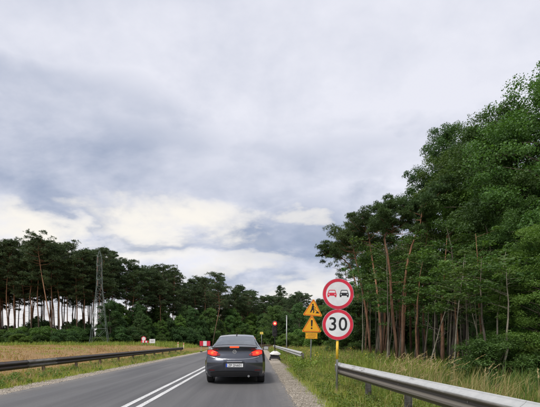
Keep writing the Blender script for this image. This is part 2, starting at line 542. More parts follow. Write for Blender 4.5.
class MB:
    """collects simple shapes; build() links them as one mesh object"""

    def __init__(self):
        self.V, self.F = [], []

    def add(self, vs, fs):
        o = len(self.V)
        self.V += [tuple(v) for v in vs]
        self.F += [tuple(i + o for i in f) for f in fs]
        return self

    def box(self, c, s, bevel=0.0, rot=None):
        x, y, z = (k / 2 for k in s)
        if bevel <= 0:
            vs = [(a * x, b * y, d * z) for d in (-1, 1) for a, b in ((-1, -1), (1, -1), (1, 1), (-1, 1))]
            fs = [(3, 2, 1, 0), (4, 5, 6, 7), (0, 1, 5, 4), (1, 2, 6, 5), (2, 3, 7, 6), (3, 0, 4, 7)]
        else:
            bv = min(bevel, x * 0.9, y * 0.9, z * 0.9)
            vs, fs = [], []
            rings = [(-z, x - bv, y - bv), (-z + bv, x, y), (z - bv, x, y), (z, x - bv, y - bv)]
            for zz, xx, yy in rings:
                cb = bv if (xx == x) else bv * 0.6
                vs += [(-xx + cb, -yy, zz), (xx - cb, -yy, zz), (xx, -yy + cb, zz), (xx, yy - cb, zz),
                       (xx - cb, yy, zz), (-xx + cb, yy, zz), (-xx, yy - cb, zz), (-xx, -yy + cb, zz)]
            for r in range(3):
                for k in range(8):
                    a, b2 = r * 8 + k, r * 8 + (k + 1) % 8
                    fs.append((a, b2, b2 + 8, a + 8))
            fs.append(tuple(range(7, -1, -1)))
            fs.append(tuple(range(24, 32)))
        mt = Matrix.Translation(c)
        if rot is not None:
            mt = mt @ rot.to_4x4()
        return self.add([mt @ Vector(v) for v in vs], fs)

    def tube(self, pts, rad, n=8, cap=True):
        pts = [Vector(p) for p in pts]
        if isinstance(rad, (int, float)):
            rad = [rad] * len(pts)
        vs, fs = [], []
        for i, p in enumerate(pts):
            d = (pts[min(i + 1, len(pts) - 1)] - pts[max(i - 1, 0)]).normalized()
            ref = Vector((1, 0, 0)) if abs(d.x) < 0.8 else Vector((0, 1, 0))
            a = d.cross(ref).normalized()
            b = d.cross(a)
            for k in range(n):
                th = 2 * PI * k / n
                vs.append(p + (a * math.cos(th) + b * math.sin(th)) * rad[i])
        for i in range(len(pts) - 1):
            for k in range(n):
                k2 = (k + 1) % n
                fs.append((i * n + k, i * n + k2, i * n + n + k2, i * n + n + k))
        if cap:
            fs.append(tuple(range(n - 1, -1, -1)))
            fs.append(tuple(range((len(pts) - 1) * n, len(pts) * n)))
        return self.add(vs, fs)

    def prism(self, outline, y0, y1):
        """outline of (x, z) extruded along y"""
        n = len(outline)
        vs = [(x, y0, z) for x, z in outline] + [(x, y1, z) for x, z in outline]
        fs = [tuple(range(n)), tuple(range(2 * n - 1, n - 1, -1))]
        for k in range(n):
            k2 = (k + 1) % n
            fs.append((k2, k, k + n, k2 + n))
        return self.add(vs, fs)

    def ring(self, c, r0, r1, y0, y1, n=48):
        vs, fs = [], []
        for k in range(n):
            a = 2 * PI * k / n
            for r, y in ((r0, y0), (r1, y0), (r1, y1), (r0, y1)):
                vs.append((c[0] + r * math.cos(a), y, c[1] + r * math.sin(a)))
        for k in range(n):
            o, p = k * 4, ((k + 1) % n) * 4
            for j in range(4):
                j2 = (j + 1) % 4
                fs.append((o + j, o + j2, p + j2, p + j))
        return self.add(vs, fs)

    def disc(self, c, r, y0, y1, n=48):
        return self.prism([(c[0] + r * math.cos(2 * PI * k / n), c[1] + r * math.sin(2 * PI * k / n)) for k in range(n)], y0, y1)

    def mesh(self, name, mat, smooth=False):
        me = bpy.data.meshes.new(name)
        me.from_pydata(self.V, [], self.F)
        me.validate()
        me.update()
        me.materials.append(mat)
        if smooth:
            me.polygons.foreach_set('use_smooth', [True] * len(me.polygons))
        return me

    def build(self, name, mat, parent=None, smooth=False):
        return link(name, self.mesh(name, mat, smooth), parent)


def link(name, me, parent=None, loc=None, rz=None, scale=None):
    o = bpy.data.objects.new(name, me)
    COL.objects.link(o)
    if parent is not None:
        o.parent = parent
    if loc is not None:
        o.location = loc
    if rz is not None:
        o.rotation_euler = (0, 0, rz)
    if scale is not None:
        o.scale = scale if isinstance(scale, (tuple, list)) else (scale,) * 3
    return o


def tag(o, label=None, cat=None, group=None, kind=None):
    for k, v in (('label', label), ('category', cat), ('group', group), ('kind', kind)):
        if v:
            o[k] = v
    return o


def thing(name, label, cat, loc=(0, 0, 0), rz=0.0, group=None):
    o = link(name, None, None, loc, rz)
    o.empty_display_size = 0.3
    return tag(o, label, cat, group)


def set_smooth(me):
    me.polygons.foreach_set('use_smooth', [True] * len(me.polygons))


def text_mesh(body, size, mat, name='lettering', extrude=0.0015, sx=1.0, bold=0.0):
    cu = bpy.data.curves.new('t', 'FONT')
    cu.body = body
    cu.size = size
    cu.align_x = 'CENTER'
    cu.align_y = 'CENTER'
    cu.extrude = extrude
    cu.offset = bold
    cu.resolution_u = 4
    ob = bpy.data.objects.new('t', cu)
    COL.objects.link(ob)
    bpy.context.view_layer.update()
    dg = bpy.context.evaluated_depsgraph_get()
    me = bpy.data.meshes.new_from_object(ob.evaluated_get(dg))
    bpy.data.objects.remove(ob)
    bpy.data.curves.remove(cu)
    # text lies in XY: stand it up facing -Y
    me.transform(Matrix.Rotation(R(90), 4, 'X') @ Matrix.Diagonal((sx, 1, 1, 1)))
    me.name = name
    me.materials.clear()
    me.materials.append(mat)
    return me


# ------------------------------------------------------------------ the setting
def road_shift(y):
    return -((y - 60.0) ** 2) / 480.0 if y > 60 else 0.0


def smooth01(a, b, x):
    t = min(1.0, max(0.0, (x - a) / (b - a)))
    return t * t * (3 - 2 * t)


def gh(x, y):
    """ground height"""
    xs = x - road_shift(min(y, 260))
    h = -0.03
    h += 0.62 * smooth01(-9.5, -17.0, xs) * smooth01(2, 16, y)
    h += 0.25 * smooth01(4.5, 12, xs)
    k = smooth01(4.5, 9, xs) + smooth01(-10, -14, xs)
    h += k * (0.10 * math.sin(x * 0.41 + 1.3) * math.cos(y * 0.33) + 0.05 * math.sin(x * 1.3 + y * 0.9))
    return h


def ghv(X, Y):
    return np.array([gh(float(a), float(b)) for a, b in zip(X, Y)])


def axis(parts):
    out = []
    for a, b, s in parts:
        out += list(np.arange(a, b, s))
    out.append(parts[-1][1])
    return np.array(out)


def build_ground():
    xs = axis([(-2200, -200, 250), (-200, -80, 20), (-80, -20, 3), (-20, 16, 0.75), (16, 60, 3), (60, 200, 20), (200, 2200, 250)])
    ys = axis([(-300, -20, 40), (-20, 30, 1.0), (30, 130, 2.5), (130, 300, 12), (300, 3000, 270)])
    V = [(x, y, gh(x, y)) for y in ys for x in xs]
    nx = len(xs)
    Q = [(j * nx + i, j * nx + i + 1, (j + 1) * nx + i + 1, (j + 1) * nx + i) for j in range(len(ys) - 1) for i in range(nx - 1)]
    me = mesh_from('ground', V, Q)
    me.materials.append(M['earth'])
    set_smooth(me)
    tag(link('ground', me), kind='structure')


build_ground()


def ribbon(name, x0, x1, z, y0, y1, mat, parent=None, step=1.5, wob=0.0, seed=0, nx=1):
    ys = list(np.arange(y0, y1, step)) + [y1]
    rr = random.Random(seed)
    V, Q = [], []
    for y in ys:
        s = road_shift(y)
        w0, w1 = rr.uniform(-wob, wob), rr.uniform(-wob, wob)
        for i in range(nx + 1):
            f = i / nx
            V.append((x0 + w0 * (1 - f) + (x1 - x0) * f + w1 * f + s, y, z))
    k = nx + 1
    for j in range(len(ys) - 1):
        for i in range(nx):
            Q.append((j * k + i, j * k + i + 1, (j + 1) * k + i + 1, (j + 1) * k + i))
    me = mesh_from(name, V, Q)
    me.materials.append(mat)
    return link(name, me, parent)


tag(ribbon('right_shoulder', 0.5, 1.5, -0.006, -12, 120, M['gravel'], wob=0.07, step=0.5, seed=1), kind='structure')
tag(ribbon('left_shoulder', -7.05, -6.0, -0.006, -12, 120, M['gravel'], wob=0.07, step=0.5, seed=2), kind='structure')
road = tag(ribbon('road', -6.32, 0.80, 0.0, -12, 170, M['asphalt'], step=0.6, wob=0.022, seed=3, nx=6), kind='structure')
for xc in (-2.66, -2.36):
    ribbon('centre_line', xc - 0.062, xc + 0.062, 0.004, -12, 150, M['paint'], road, step=1.0, wob=0.004, seed=int(xc * 100))


# ------------------------------------------------------------------ grass, gravel
def blades(name, X, Y, H, Wd, mat, lean=0.35, bias=(0.0, 0.0), z=None, seed=0):
    r = np.random.default_rng(seed)
    n = len(X)
    Z = ghv(X, Y) if z is None else np.full(n, z)
    az = r.uniform(0, 2 * PI, n)
    ln = np.abs(r.normal(0, lean, n)) * H
    dx, dy = np.cos(az) * ln + bias[0] * H, np.sin(az) * ln + bias[1] * H
    fa = r.uniform(0, 2 * PI, n)
    wx, wy = np.cos(fa) * Wd / 2, np.sin(fa) * Wd / 2
    B = np.stack([X, Y, Z - 0.02], 1)
    Wv = np.stack([wx, wy, np.zeros(n)], 1)
    mid = B + np.stack([dx * 0.3, dy * 0.3, H * 0.6], 1)
    tip = B + np.stack([dx, dy, H * (1 - 0.3 * np.minimum(1, ln / H))], 1)
    V = np.stack([B - Wv, B + Wv, mid + Wv * 0.75, mid - Wv * 0.75, tip], 1).reshape(-1, 3)
    o = np.arange(n)[:, None] * 5
    Q = o + np.array([0, 1, 2, 3])
    T = o + np.array([3, 2, 4])
    me = mesh_from(name, V, Q, T)
    me.materials.append(mat)
    return link(name, me)


def tufted(n, x0, x1, y0, y1, k=14, spread=0.09, seed=0, ypow=1.0):
    """blade positions gathered in tufts"""
    r = np.random.default_rng(seed)
    m = max(1, n // k)
    cx = r.uniform(x0, x1, m)
    cy = y0 + (y1 - y0) * r.uniform(0, 1, m) ** ypow
    X = np.repeat(cx, k) + r.normal(0, spread, m * k)
    Y = np.repeat(cy, k) + r.normal(0, spread, m * k)
    return X, Y, np.repeat(r.uniform(0.6, 1.35, m), k)


def shift_x(X, Y):
    return X + np.array([road_shift(float(y)) for y in Y])


def build_grass():
    r = np.random.default_rng(5)
    # right verge, near
    X, Y, h = tufted(70000, 1.40, 3.8, 2.2, 19, 16, 0.08, 21)
    tag(blades('verge_grass', X, Y, h * r.uniform(0.06, 0.20, len(X)), r.uniform(0.006, 0.012, len(X)), M['grass_green'], 0.5, seed=1),
        'short green grass on the right verge beneath the guardrail', 'grass', kind='stuff')
    X, Y, h = tufted(4500, 1.5, 3.6, 2.5, 17, 6, 0.12, 22)
    tag(blades('dry_verge_grass', X, Y, h * r.uniform(0.12, 0.38, len(X)), r.uniform(0.004, 0.008, len(X)), M['grass_dry'], 0.4, seed=2),
        'straw coloured stems among the green right verge grass', 'grass', kind='stuff')
    # right verge, farther: rank weeds
    X, Y, h = tufted(52000, 1.7, 9.5, 14, 80, 26, 0.22, 23, 1.3)
    X = shift_x(X, Y)
    edge = np.clip((X - road_shift(0) - 1.4) / 1.6, 0.25, 1)
    tag(blades('tall_weeds', X, Y, h * edge * r.uniform(0.16, 0.60, len(X)), r.uniform(0.015, 0.035, len(X)), M['grass_green'], 0.35, seed=3),
        'rank green weeds around the yellow signs and traffic light', 'weeds', kind='stuff')
    X, Y, h = tufted(5000, 2.0, 9.5, 17, 70, 9, 0.25, 24, 1.1)
    tag(blades('pale_weeds', shift_x(X, Y), Y, h * r.uniform(0.3, 0.85, len(X)), r.uniform(0.010, 0.022, len(X)), M['grass_dry'], 0.3, seed=4),
        'pale dry weed stems standing behind the yellow signs', 'weeds', kind='stuff')
    X, Y, h = tufted(700, 2.2, 8.0, 18, 55, 6, 0.12, 25)
    n = len(X)
    zz = ghv(X, Y) + h * r.uniform(0.3, 0.62, n)
    a = r.uniform(0, 2 * PI, n)
    s = r.uniform(0.02, 0.045, n)
    P = np.stack([X, Y, zz], 1)
    d1 = np.stack([np.cos(a) * s, np.sin(a) * s, s * 0.2], 1)
    d2 = np.stack([-np.sin(a) * s, np.cos(a) * s, s * 0.6], 1)
    V = np.stack([P - d1, P - d2, P + d1, P + d2], 1).reshape(-1, 3)
    me = mesh_from('yellow_flowers', V, np.arange(n)[:, None] * 4 + np.arange(4))
    me.materials.append(M['flower'])
    tag(link('yellow_flowers', me), 'small yellow flower heads in the weeds by the yellow signs', 'flowers', kind='stuff')
    # between the guardrail and the wood
    X, Y, h = tufted(24000, 2.7, 7.5, 2.0, 26, 18, 0.13, 26)
    tag(blades('wood_edge_grass', X, Y, h * r.uniform(0.14, 0.52, len(X)), r.uniform(0.007, 0.015, len(X)), M['weed'], 0.45, (0.1, 0), seed=5),
        'long green grass between the right guardrail and the wood', 'grass', kind='stuff')
    X, Y, h = tufted(1800, 3.1, 6.0, 2.8, 12, 20, 0.09, 27)
    tag(blades('dry_wood_edge_grass', X, Y, h * r.uniform(0.3, 0.8, len(X)), r.uniform(0.006, 0.011, len(X)), M['grass_dry'], 0.42, (0.15, 0), seed=6),
        'long straw coloured grass behind the right guardrail', 'grass', kind='stuff')
    # left verge
    X, Y, h = tufted(52000, -9.4, -6.95, 7, 55, 16, 0.10, 28, 1.25)
    tag(blades('left_verge_grass', X, Y, h * r.uniform(0.06, 0.22, len(X)), r.uniform(0.010, 0.022, len(X)), M['grass_green'], 0.5, seed=7),
        'green grass under the dark left guardrail', 'grass', kind='stuff')
    X, Y, h = tufted(20000, -9.8, -7.1, 7, 60, 12, 0.12, 29, 1.25)
    tag(blades('dry_left_verge_grass', X, Y, h * r.uniform(0.10, 0.34, len(X)), r.uniform(0.008, 0.018, len(X)), M['grass_dry'], 0.4, seed=8),
        'straw coloured grass around the left guardrail posts', 'grass', kind='stuff')
    # the dry field on the left
    X, Y, h = tufted(52000, -70, -9.5, 14, 84, 14, 0.3, 30, 1.2)
    tag(blades('field_grass', X, Y, h * r.uniform(0.05, 0.24, len(X)), r.uniform(0.02, 0.05, len(X)), M['grass_field'], 0.6, seed=9),
        'sparse brown grass on the bare field behind the left guardrail', 'grass', kind='stuff')
    X, Y, h = tufted(22000, -75, -12, 60, 92, 30, 0.6, 31)
    tag(blades('field_edge_weeds', X, Y, h * r.uniform(0.3, 0.8, len(X)), r.uniform(0.04, 0.09, len(X)), M['grass_green'], 0.4, seed=10),
        'green weeds along the far edge of the brown field', 'weeds', kind='stuff')
    X, Y, h = tufted(14000, -60, -9.6, 15, 80, 28, 0.5, 35, 1.2)
    tag(blades('field_green_patches', X, Y, h * r.uniform(0.06, 0.26, len(X)), r.uniform(0.02, 0.05, len(X)), M['grass_green'], 0.5, seed=13),
        'green grass patches on the brown field behind the left guardrail', 'grass', kind='stuff')
    # broad-leaved weeds matted into the verges
    for nm, x0, x1, y0, y1, k, lf, lb, sd in (('verge_weeds', 1.5, 3.6, 3.0, 20, 420, 0.055, 'broad-leaved weeds matted into the right verge grass', 36),
                                              ('left_verge_weeds', -9.4, -7.0, 8, 46, 330, 0.075, 'broad-leaved weeds in the left verge grass', 37),
                                              ('roadside_weeds', 1.9, 8.5, 18, 60, 800, 0.10, 'leafy weeds around the grey pole and yellow signs', 38)):
        q = np.random.default_rng(sd)
        cx, cy = q.uniform(x0, x1, k), y0 + (y1 - y0) * q.uniform(0, 1, k) ** 1.3
        rad = q.uniform(0.07, 0.2, k) * (2.0 if lf > 0.09 else 1.0)
        C = np.stack([cx, cy, ghv(cx, cy) + rad * 0.7], 1)
        V = clump_leaves(C, rad, 46, lf, q, 0.9, 0.5, 0.15, 0.5)
        me = mesh_from(nm, V, quads(len(V) // 4))
        me.materials.append(M['weed'])
        tag(link(nm, me), lb, 'weeds', kind='stuff')
    # forest floor on the right
    X, Y, h = tufted(16000, 6, 20, 4, 45, 20, 0.3, 32)
    tag(blades('forest_floor_plants', X, Y, h * r.uniform(0.2, 0.7, len(X)), r.uniform(0.02, 0.045, len(X)), M['leaf'], 0.6, seed=11),
        'low green plants on the floor of the right wood', 'undergrowth', kind='stuff')

    # plumed grass behind the right guardrail
    n = 190
    cx, cy = r.uniform(3.1, 5.2, 26), r.uniform(3.6, 12.5, 26)
    ci = r.integers(0, 26, n)
    X = cx[ci] + r.normal(0, 0.13, n)
    Y = cy[ci] + r.normal(0, 0.16, n)
    Z = ghv(X, Y)
    H = r.uniform(0.55, 1.0, n)
    mb = MB()
    head = []
    for i in range(n):
        lx, ly = r.normal(0.24, 0.2), r.normal(0, 0.18)
        p0 = Vector((X[i], Y[i], Z[i] - 0.02))
        p1 = p0 + Vector((lx * 0.25, ly * 0.25, H[i] * 0.55))
        p2 = p0 + Vector((lx * 0.7, ly * 0.7, H[i] * 0.9))
        p3 = p0 + Vector((lx * 1.15, ly * 1.15, H[i] * 1.06))
        mb.tube([p0, p1, p2, p3], [0.0035, 0.003, 0.0022, 0.0012], 3, False)
        for k in range(26):
            f = r.uniform(0, 1)
            c = p2.lerp(p3, f)
            ax = (p3 - p2).normalized()
            side = Vector(r.normal(0, 1, 3))
            d = (ax * 1.3 + side * 0.35).normalized() * r.uniform(0.03, 0.06) * (1.25 - 0.6 * f)
            w = d.cross(Vector(r.normal(0, 1, 3))).normalized() * 0.0055
            head.append((c, c + d * 0.5 + w, c + d, c + d * 0.5 - w))
    base = len(mb.V)
    for q in head:
        mb.add(q, [(0, 1, 2, 3)])
    tag(mb.build('plumed_grass', M['plume']), 'tall straw coloured grass with feathery seed heads behind the right guardrail', 'grass', kind='stuff')

    # loose stones on the shoulders
    oct_v = np.array([(1, 0, 0), (0, 1, 0), (-1, 0, 0), (0, -1, 0), (0, 0, 1), (0, 0, -1)], float)
    oct_f = np.array([(0, 1, 4), (1, 2, 4), (2, 3, 4), (3, 0, 4), (1, 0, 5), (2, 1, 5), (3, 2, 5), (0, 3, 5)])

    def stones(name, n, x0, x1, y0, y1, label, seed, ypow, smin, smax):
        q = np.random.default_rng(seed)
        X = x0 + (x1 - x0) * q.beta(1.3, 1.3, n)
        Y = y0 + (y1 - y0) * q.uniform(0, 1, n) ** ypow
        s = np.exp(q.normal(0, 0.45, n))
        s = smin + (smax - smin) * np.clip(s / 3, 0, 1)
        V = np.repeat(oct_v[None], n, 0) * q.uniform(0.55, 1.2, (n, 6, 1)) * s[:, None, None]
        V[:, :, 2] *= 0.6
        a = q.uniform(0, 2 * PI, n)
        x = V[:, :, 0] * np.cos(a)[:, None] - V[:, :, 1] * np.sin(a)[:, None]
        y = V[:, :, 0] * np.sin(a)[:, None] + V[:, :, 1] * np.cos(a)[:, None]
        V = np.stack([x + X[:, None], y + Y[:, None], V[:, :, 2] + (s * 0.2)[:, None]], 2).reshape(-1, 3)
        T = (np.arange(n)[:, None, None] * 6 + oct_f[None]).reshape(-1, 3)
        me = mesh_from(name, V, None, T)
        me.materials.append(M['pebble'])
        tag(link(name, me), label, 'gravel', kind='stuff')
    stones('loose_gravel', 9000, 0.72, 1.6, 3.5, 24, 'loose pale gravel along the right road edge', 41, 1.4, 0.006, 0.03)
    stones('left_loose_gravel', 4500, -7.15, -6.2, 7, 34, 'loose pale gravel along the left road edge', 42, 1.3, 0.008, 0.035)



# ------------------------------------------------------------------ trees
def leaf_quads(P, D, size, r, aspect=0.55, up=0.35, jitter=0.7):
    """rhombic leaves at P, roughly facing D"""
    n = len(P)
    nrm = D + r.normal(0, jitter, (n, 3))
    nrm[:, 2] += up
    nrm /= np.linalg.norm(nrm, axis=1, keepdims=True) + 1e-9
    t = np.cross(nrm, r.normal(0, 1, (n, 3)))
    t /= np.linalg.norm(t, axis=1, keepdims=True) + 1e-9
    b = np.cross(nrm, t)
    L = (size * r.uniform(0.65, 1.35, n))[:, None]
    fold = nrm * L * 0.12
    V = np.stack([P - t * L * 0.5, P + b * L * aspect * 0.5 + fold, P + t * L * 0.5, P - b * L * aspect * 0.5 + fold], 1)
    return V.reshape(-1, 3)


def quads(n):
    return np.arange(n)[:, None] * 4 + np.arange(4)


def unit(r, n):
    d = r.normal(0, 1, (n, 3))
    return d / np.linalg.norm(d, axis=1, keepdims=True)


def clump_leaves(C, rad, per, size, r, flat=0.75, aspect=0.55, shell=0.55, up=0.35):
    """leaves round clump centres C, mostly on the shell of each clump"""
    n = len(C) * per
    D = unit(r, n)
    D[:, 2] = np.where(D[:, 2] < -0.55, D[:, 2] * -0.8, D[:, 2])
    c = np.repeat(C, per, 0)
    q = np.repeat(rad, per)
    rr = q * (shell + (1.08 - shell) * r.uniform(0, 1, n) ** 0.7)
    P = c + D * rr[:, None] * np.array([1, 1, flat])
    return leaf_quads(P, D, size, r, aspect, up)


def tuft_needles(C, rad, tufts, per, length, width, r, flat=0.7):
    """needle tufts: short bundles radiating from points on the shell of each clump"""
    n = len(C) * tufts
    D = unit(r, n)
    D[:, 2] = np.where(D[:, 2] < -0.25, D[:, 2] * -0.7, D[:, 2])
    q = np.repeat(rad, tufts)
    T = np.repeat(C, tufts, 0) + D * (q * r.uniform(0.35, 1.05, n))[:, None] * np.array([1, 1, flat])
    T = np.repeat(T, per, 0)
    A = np.repeat(D, per, 0) * 0.7 + unit(r, n * per)
    A[:, 2] += 0.35
    A /= np.linalg.norm(A, axis=1, keepdims=True) + 1e-9
    L = (length * r.uniform(0.6, 1.3, n * per))[:, None]
    W = np.cross(A, unit(r, n * per))
    W /= np.linalg.norm(W, axis=1, keepdims=True) + 1e-9
    W = W * width * 0.5
    mid = T + A * L * 0.5
    return np.stack([T, mid + W, T + A * L, mid - W], 1).reshape(-1, 3)


def curve_pts(base, top, bend, n, r, wob=0.0):
    base, top = Vector(base), Vector(top)
    out = []
    for i in range(n):
        f = i / (n - 1)
        p = base.lerp(top, f)
        p += Vector(bend) * (math.sin(PI * f))
        if 0 < i < n - 1:
            p += Vector((r.normal(0, wob), r.normal(0, wob), 0))
        out.append(p)
    return out


def at_path(pts, f):
    x = f * (len(pts) - 1)
    i = min(int(x), len(pts) - 2)
    return pts[i].lerp(pts[i + 1], x - i)


build_grass()


class Tree:
    def __init__(self, trunk, crown, bark, leaf, twigs=None):
        self.trunk, self.crown = trunk, crown

    def place(self, name, loc, rz, sc, label, cat='tree', group=None):
        t = thing(name, label, cat, loc, rz, group)
        t.scale = sc if isinstance(sc, tuple) else (sc, sc, sc)
        link('trunk', self.trunk, t)
        if self.crown:
            link('crown', self.crown, t)
        return t


def make_pine(seed, height=20.0, crown_from=0.58, spread=2.6, r0=0.17, path=None, bark='bark_pine', leaf='needle',
              nbranch=26, per=(18, 7), needle=(0.34, 0.075), dead=5, lean=(0, 0), clump=0.75):
    r = np.random.default_rng(seed)
    if path is None:
        path = curve_pts((0, 0, -0.2), (r.normal(0, 0.5) + lean[0], r.normal(0, 0.5) + lean[1], height), (r.normal(0, 0.25), r.normal(0, 0.25), 0), 9, r, 0.06)
    else:
        path = [Vector(p) for p in path]
        height = path[-1].z
    mb = MB()
    k = len(path)
    mb.tube(path, [r0 * (1.15 - 0.95 * (i / (k - 1)) ** 1.2) for i in range(k)], 8)
    C, q = [], []
    for i in range(nbranch):
        f = crown_from + (1 - crown_from) * ((i + r.uniform(0, 1)) / nbranch)
        g = (f - crown_from) / (1 - crown_from)
        p = at_path(path, min(0.995, f))
        ln = spread * (0.45 + 0.65 * math.sin(PI * min(1, 0.22 + g * 0.78)) ** 0.8) * r.uniform(0.55, 1.15)
        az = i * 2.4 + r.normal(0, 0.5)
        rise = ln * r.uniform(0.05, 0.75) * (0.5 + g)
        e = p + Vector((math.cos(az) * ln, math.sin(az) * ln, rise))
        m = p.lerp(e, 0.5) + Vector((0, 0, -0.08 * ln))
        mb.tube([p, m, e], [0.055 * r0 / 0.17 * (1.2 - 0.6 * g), 0.035 * r0 / 0.17, 0.012], 4, False)
        for f2, rs in ((0.98, 1.0), (0.62, 0.8)):
            c = p.lerp(e, f2)
            for _ in range(2 if f2 > 0.9 else 1):
                C.append((c.x + r.normal(0, 0.3 * spread / 2.6), c.y + r.normal(0, 0.3 * spread / 2.6), c.z + 0.12 + r.normal(0, 0.16)))
                q.append(clump * rs * r.uniform(0.6, 1.25) * spread / 2.6)
    tp = path[-1]
    for _ in range(4):
        C.append((tp.x + r.normal(0, 0.35), tp.y + r.normal(0, 0.35), tp.z + r.uniform(-0.5, 0.15)))
        q.append(clump * 0.8 * spread / 2.6)
    for _ in range(dead):
        p = at_path(path, r.uniform(0.25, crown_from))
        az = r.uniform(0, 2 * PI)
        ln = r.uniform(0.5, 1.6)
        mb.tube([p, p + Vector((math.cos(az) * ln, math.sin(az) * ln, r.uniform(-0.2, 0.3)))], [0.022, 0.006], 3, False)
    trunk = mb.mesh('pine_trunk', M[bark], True)
    V = tuft_needles(np.array(C), np.array(q), per[0], per[1], needle[0], needle[1], r)
    crown = mesh_from('pine_crown', V, quads(len(V) // 4))
    crown.materials.append(M[leaf])
    return Tree(trunk, crown, bark, leaf)


def make_broadleaf(seed, height=12.5, crown_low=2.5, spread=3.0, r0=0.16, nlobe=46, sub=7, per=100, leaf=0.15, mat='leaf', bark='bark_grey',
                   egg=0.55, lean=(0, 0), subr=0.46):
    r = np.random.default_rng(seed)
    path = curve_pts((0, 0, -0.2), (lean[0] + r.normal(0, 0.3), lean[1] + r.normal(0, 0.3), height * 0.9), (r.normal(0, 0.25), r.normal(0, 0.25), 0), 8, r, 0.07)
    mb = MB()
    k = len(path)
    mb.tube(path, [r0 * (1.15 - 0.98 * (i / (k - 1)) ** 1.1) for i in range(k)], 8)
    C, q = [], []
    for i in range(nlobe):
        g = (i + 0.5) / nlobe
        z = crown_low + (height - crown_low) * g
        prof = math.sin(PI * min(1.0, 0.12 + 0.86 * g ** egg)) ** 0.65
        az = i * 2.399 + r.normal(0, 0.4)
        ln = spread * prof * r.uniform(0.45, 1.12)
        zt = min(z, height * 0.9)
        p = at_path(path, max(0.05, min(0.97, (zt - 0.25 * ln) / (height * 0.9))))
        e = Vector((p.x + math.cos(az) * ln, p.y + math.sin(az) * ln, z + r.normal(0, 0.2)))
        mid = p.lerp(e, 0.5) + Vector((0, 0, 0.12 * ln))
        mb.tube([p, mid, e], [0.05 * (1.25 - g), 0.03, 0.010], 4, False)
        lr = (0.55 + 0.4 * r.uniform(0, 1)) * spread / 3.0
        for _ in range(sub):
            d = Vector(unit(r, 1)[0])
            if d.z < -0.3:
                d.z *= -0.5
            C.append((e.x + d.x * lr, e.y + d.y * lr, e.z + d.z * lr))
            q.append(subr * r.uniform(0.65, 1.25) * spread / 3.0)
    trunk = mb.mesh('broadleaf_trunk', M[bark], True)
    V = clump_leaves(np.array(C), np.array(q), per, leaf, r, 0.95, 0.62, 0.25, 0.3)
    crown = mesh_from('broadleaf_crown', V, quads(len(V) // 4))
    crown.materials.append(M[mat])
    return Tree(trunk, crown, bark, mat)


def make_sapling(seed, height=7.5, bark='bark_pale', mat='leaf', lean=(0.5, 0.2), r0=0.045, dead=False):
    r = np.random.default_rng(seed)
    path = curve_pts((0, 0, -0.1), (lean[0], lean[1], height), (r.normal(0, 0.12), r.normal(0, 0.12), 0), 9, r, 0.018)
    mb = MB()
    mb.tube(path, [r0 * (1.1 - 1.0 * (i / 8)) for i in range(9)], 6)
    C, q = [], []
    for i in range(18 if dead else 14):
        f = r.uniform(0.3, 0.98) if dead else r.uniform(0.52, 0.98)
        p = at_path(path, f)
        az = r.uniform(0, 2 * PI)
        ln = r.uniform(0.4, 1.3)
        e = p + Vector((math.cos(az) * ln, math.sin(az) * ln, ln * r.uniform(0.2, 0.9)))
        mb.tube([p, e], [0.010, 0.003], 3, False)
        if f > 0.5:
            C.append(tuple(e))
            q.append(r.uniform(0.25, 0.5))
    trunk = mb.mesh('sapling_trunk', M[bark], True)
    crown = None
    if not dead and C:
        V = clump_leaves(np.array(C), np.array(q), 90, 0.12, r, 0.7, 0.6, 0.2, 0.4)
        crown = mesh_from('sapling_crown', V, quads(len(V) // 4))
        crown.materials.append(M[mat])
    return Tree(trunk, crown, bark, mat)


def make_shrub(seed, height=3.0, spread=1.8, nlobe=22, sub=5, per=70, leaf=0.2, mat='leaf', subr=0.42):
    r = np.random.default_rng(seed)
    mb = MB()
    C, q = [], []
    for i in range(nlobe):
        az = i * 2.399 + r.normal(0, 0.4)
        g = r.uniform(0.12, 1.0)
        ln = spread * math.sqrt(max(0.05, 1 - (g * 0.93) ** 2)) * r.uniform(0.4, 1.05)
        e = Vector((math.cos(az) * ln, math.sin(az) * ln, g * height))
        if i % 2 == 0:
            mb.tube([(r.normal(0, 0.1), r.normal(0, 0.1), -0.1), (e.x * 0.4, e.y * 0.4, e.z * 0.6), tuple(e)], [0.035, 0.022, 0.006], 4, False)
        for _ in range(sub):
            d = unit(r, 1)[0]
            C.append((e.x + d[0] * 0.4, e.y + d[1] * 0.4, max(0.1, e.z + d[2] * 0.35)))
            q.append(subr * r.uniform(0.6, 1.3))
    trunk = mb.mesh('shrub_stems', M['bark_grey'], True)
    V = clump_leaves(np.array(C), np.array(q), per, leaf, r, 0.95, 0.6, 0.25, 0.3)
    crown = mesh_from('shrub_foliage', V, quads(len(V) // 4))
    crown.materials.append(M[mat])
    return Tree(trunk, crown, None, mat)


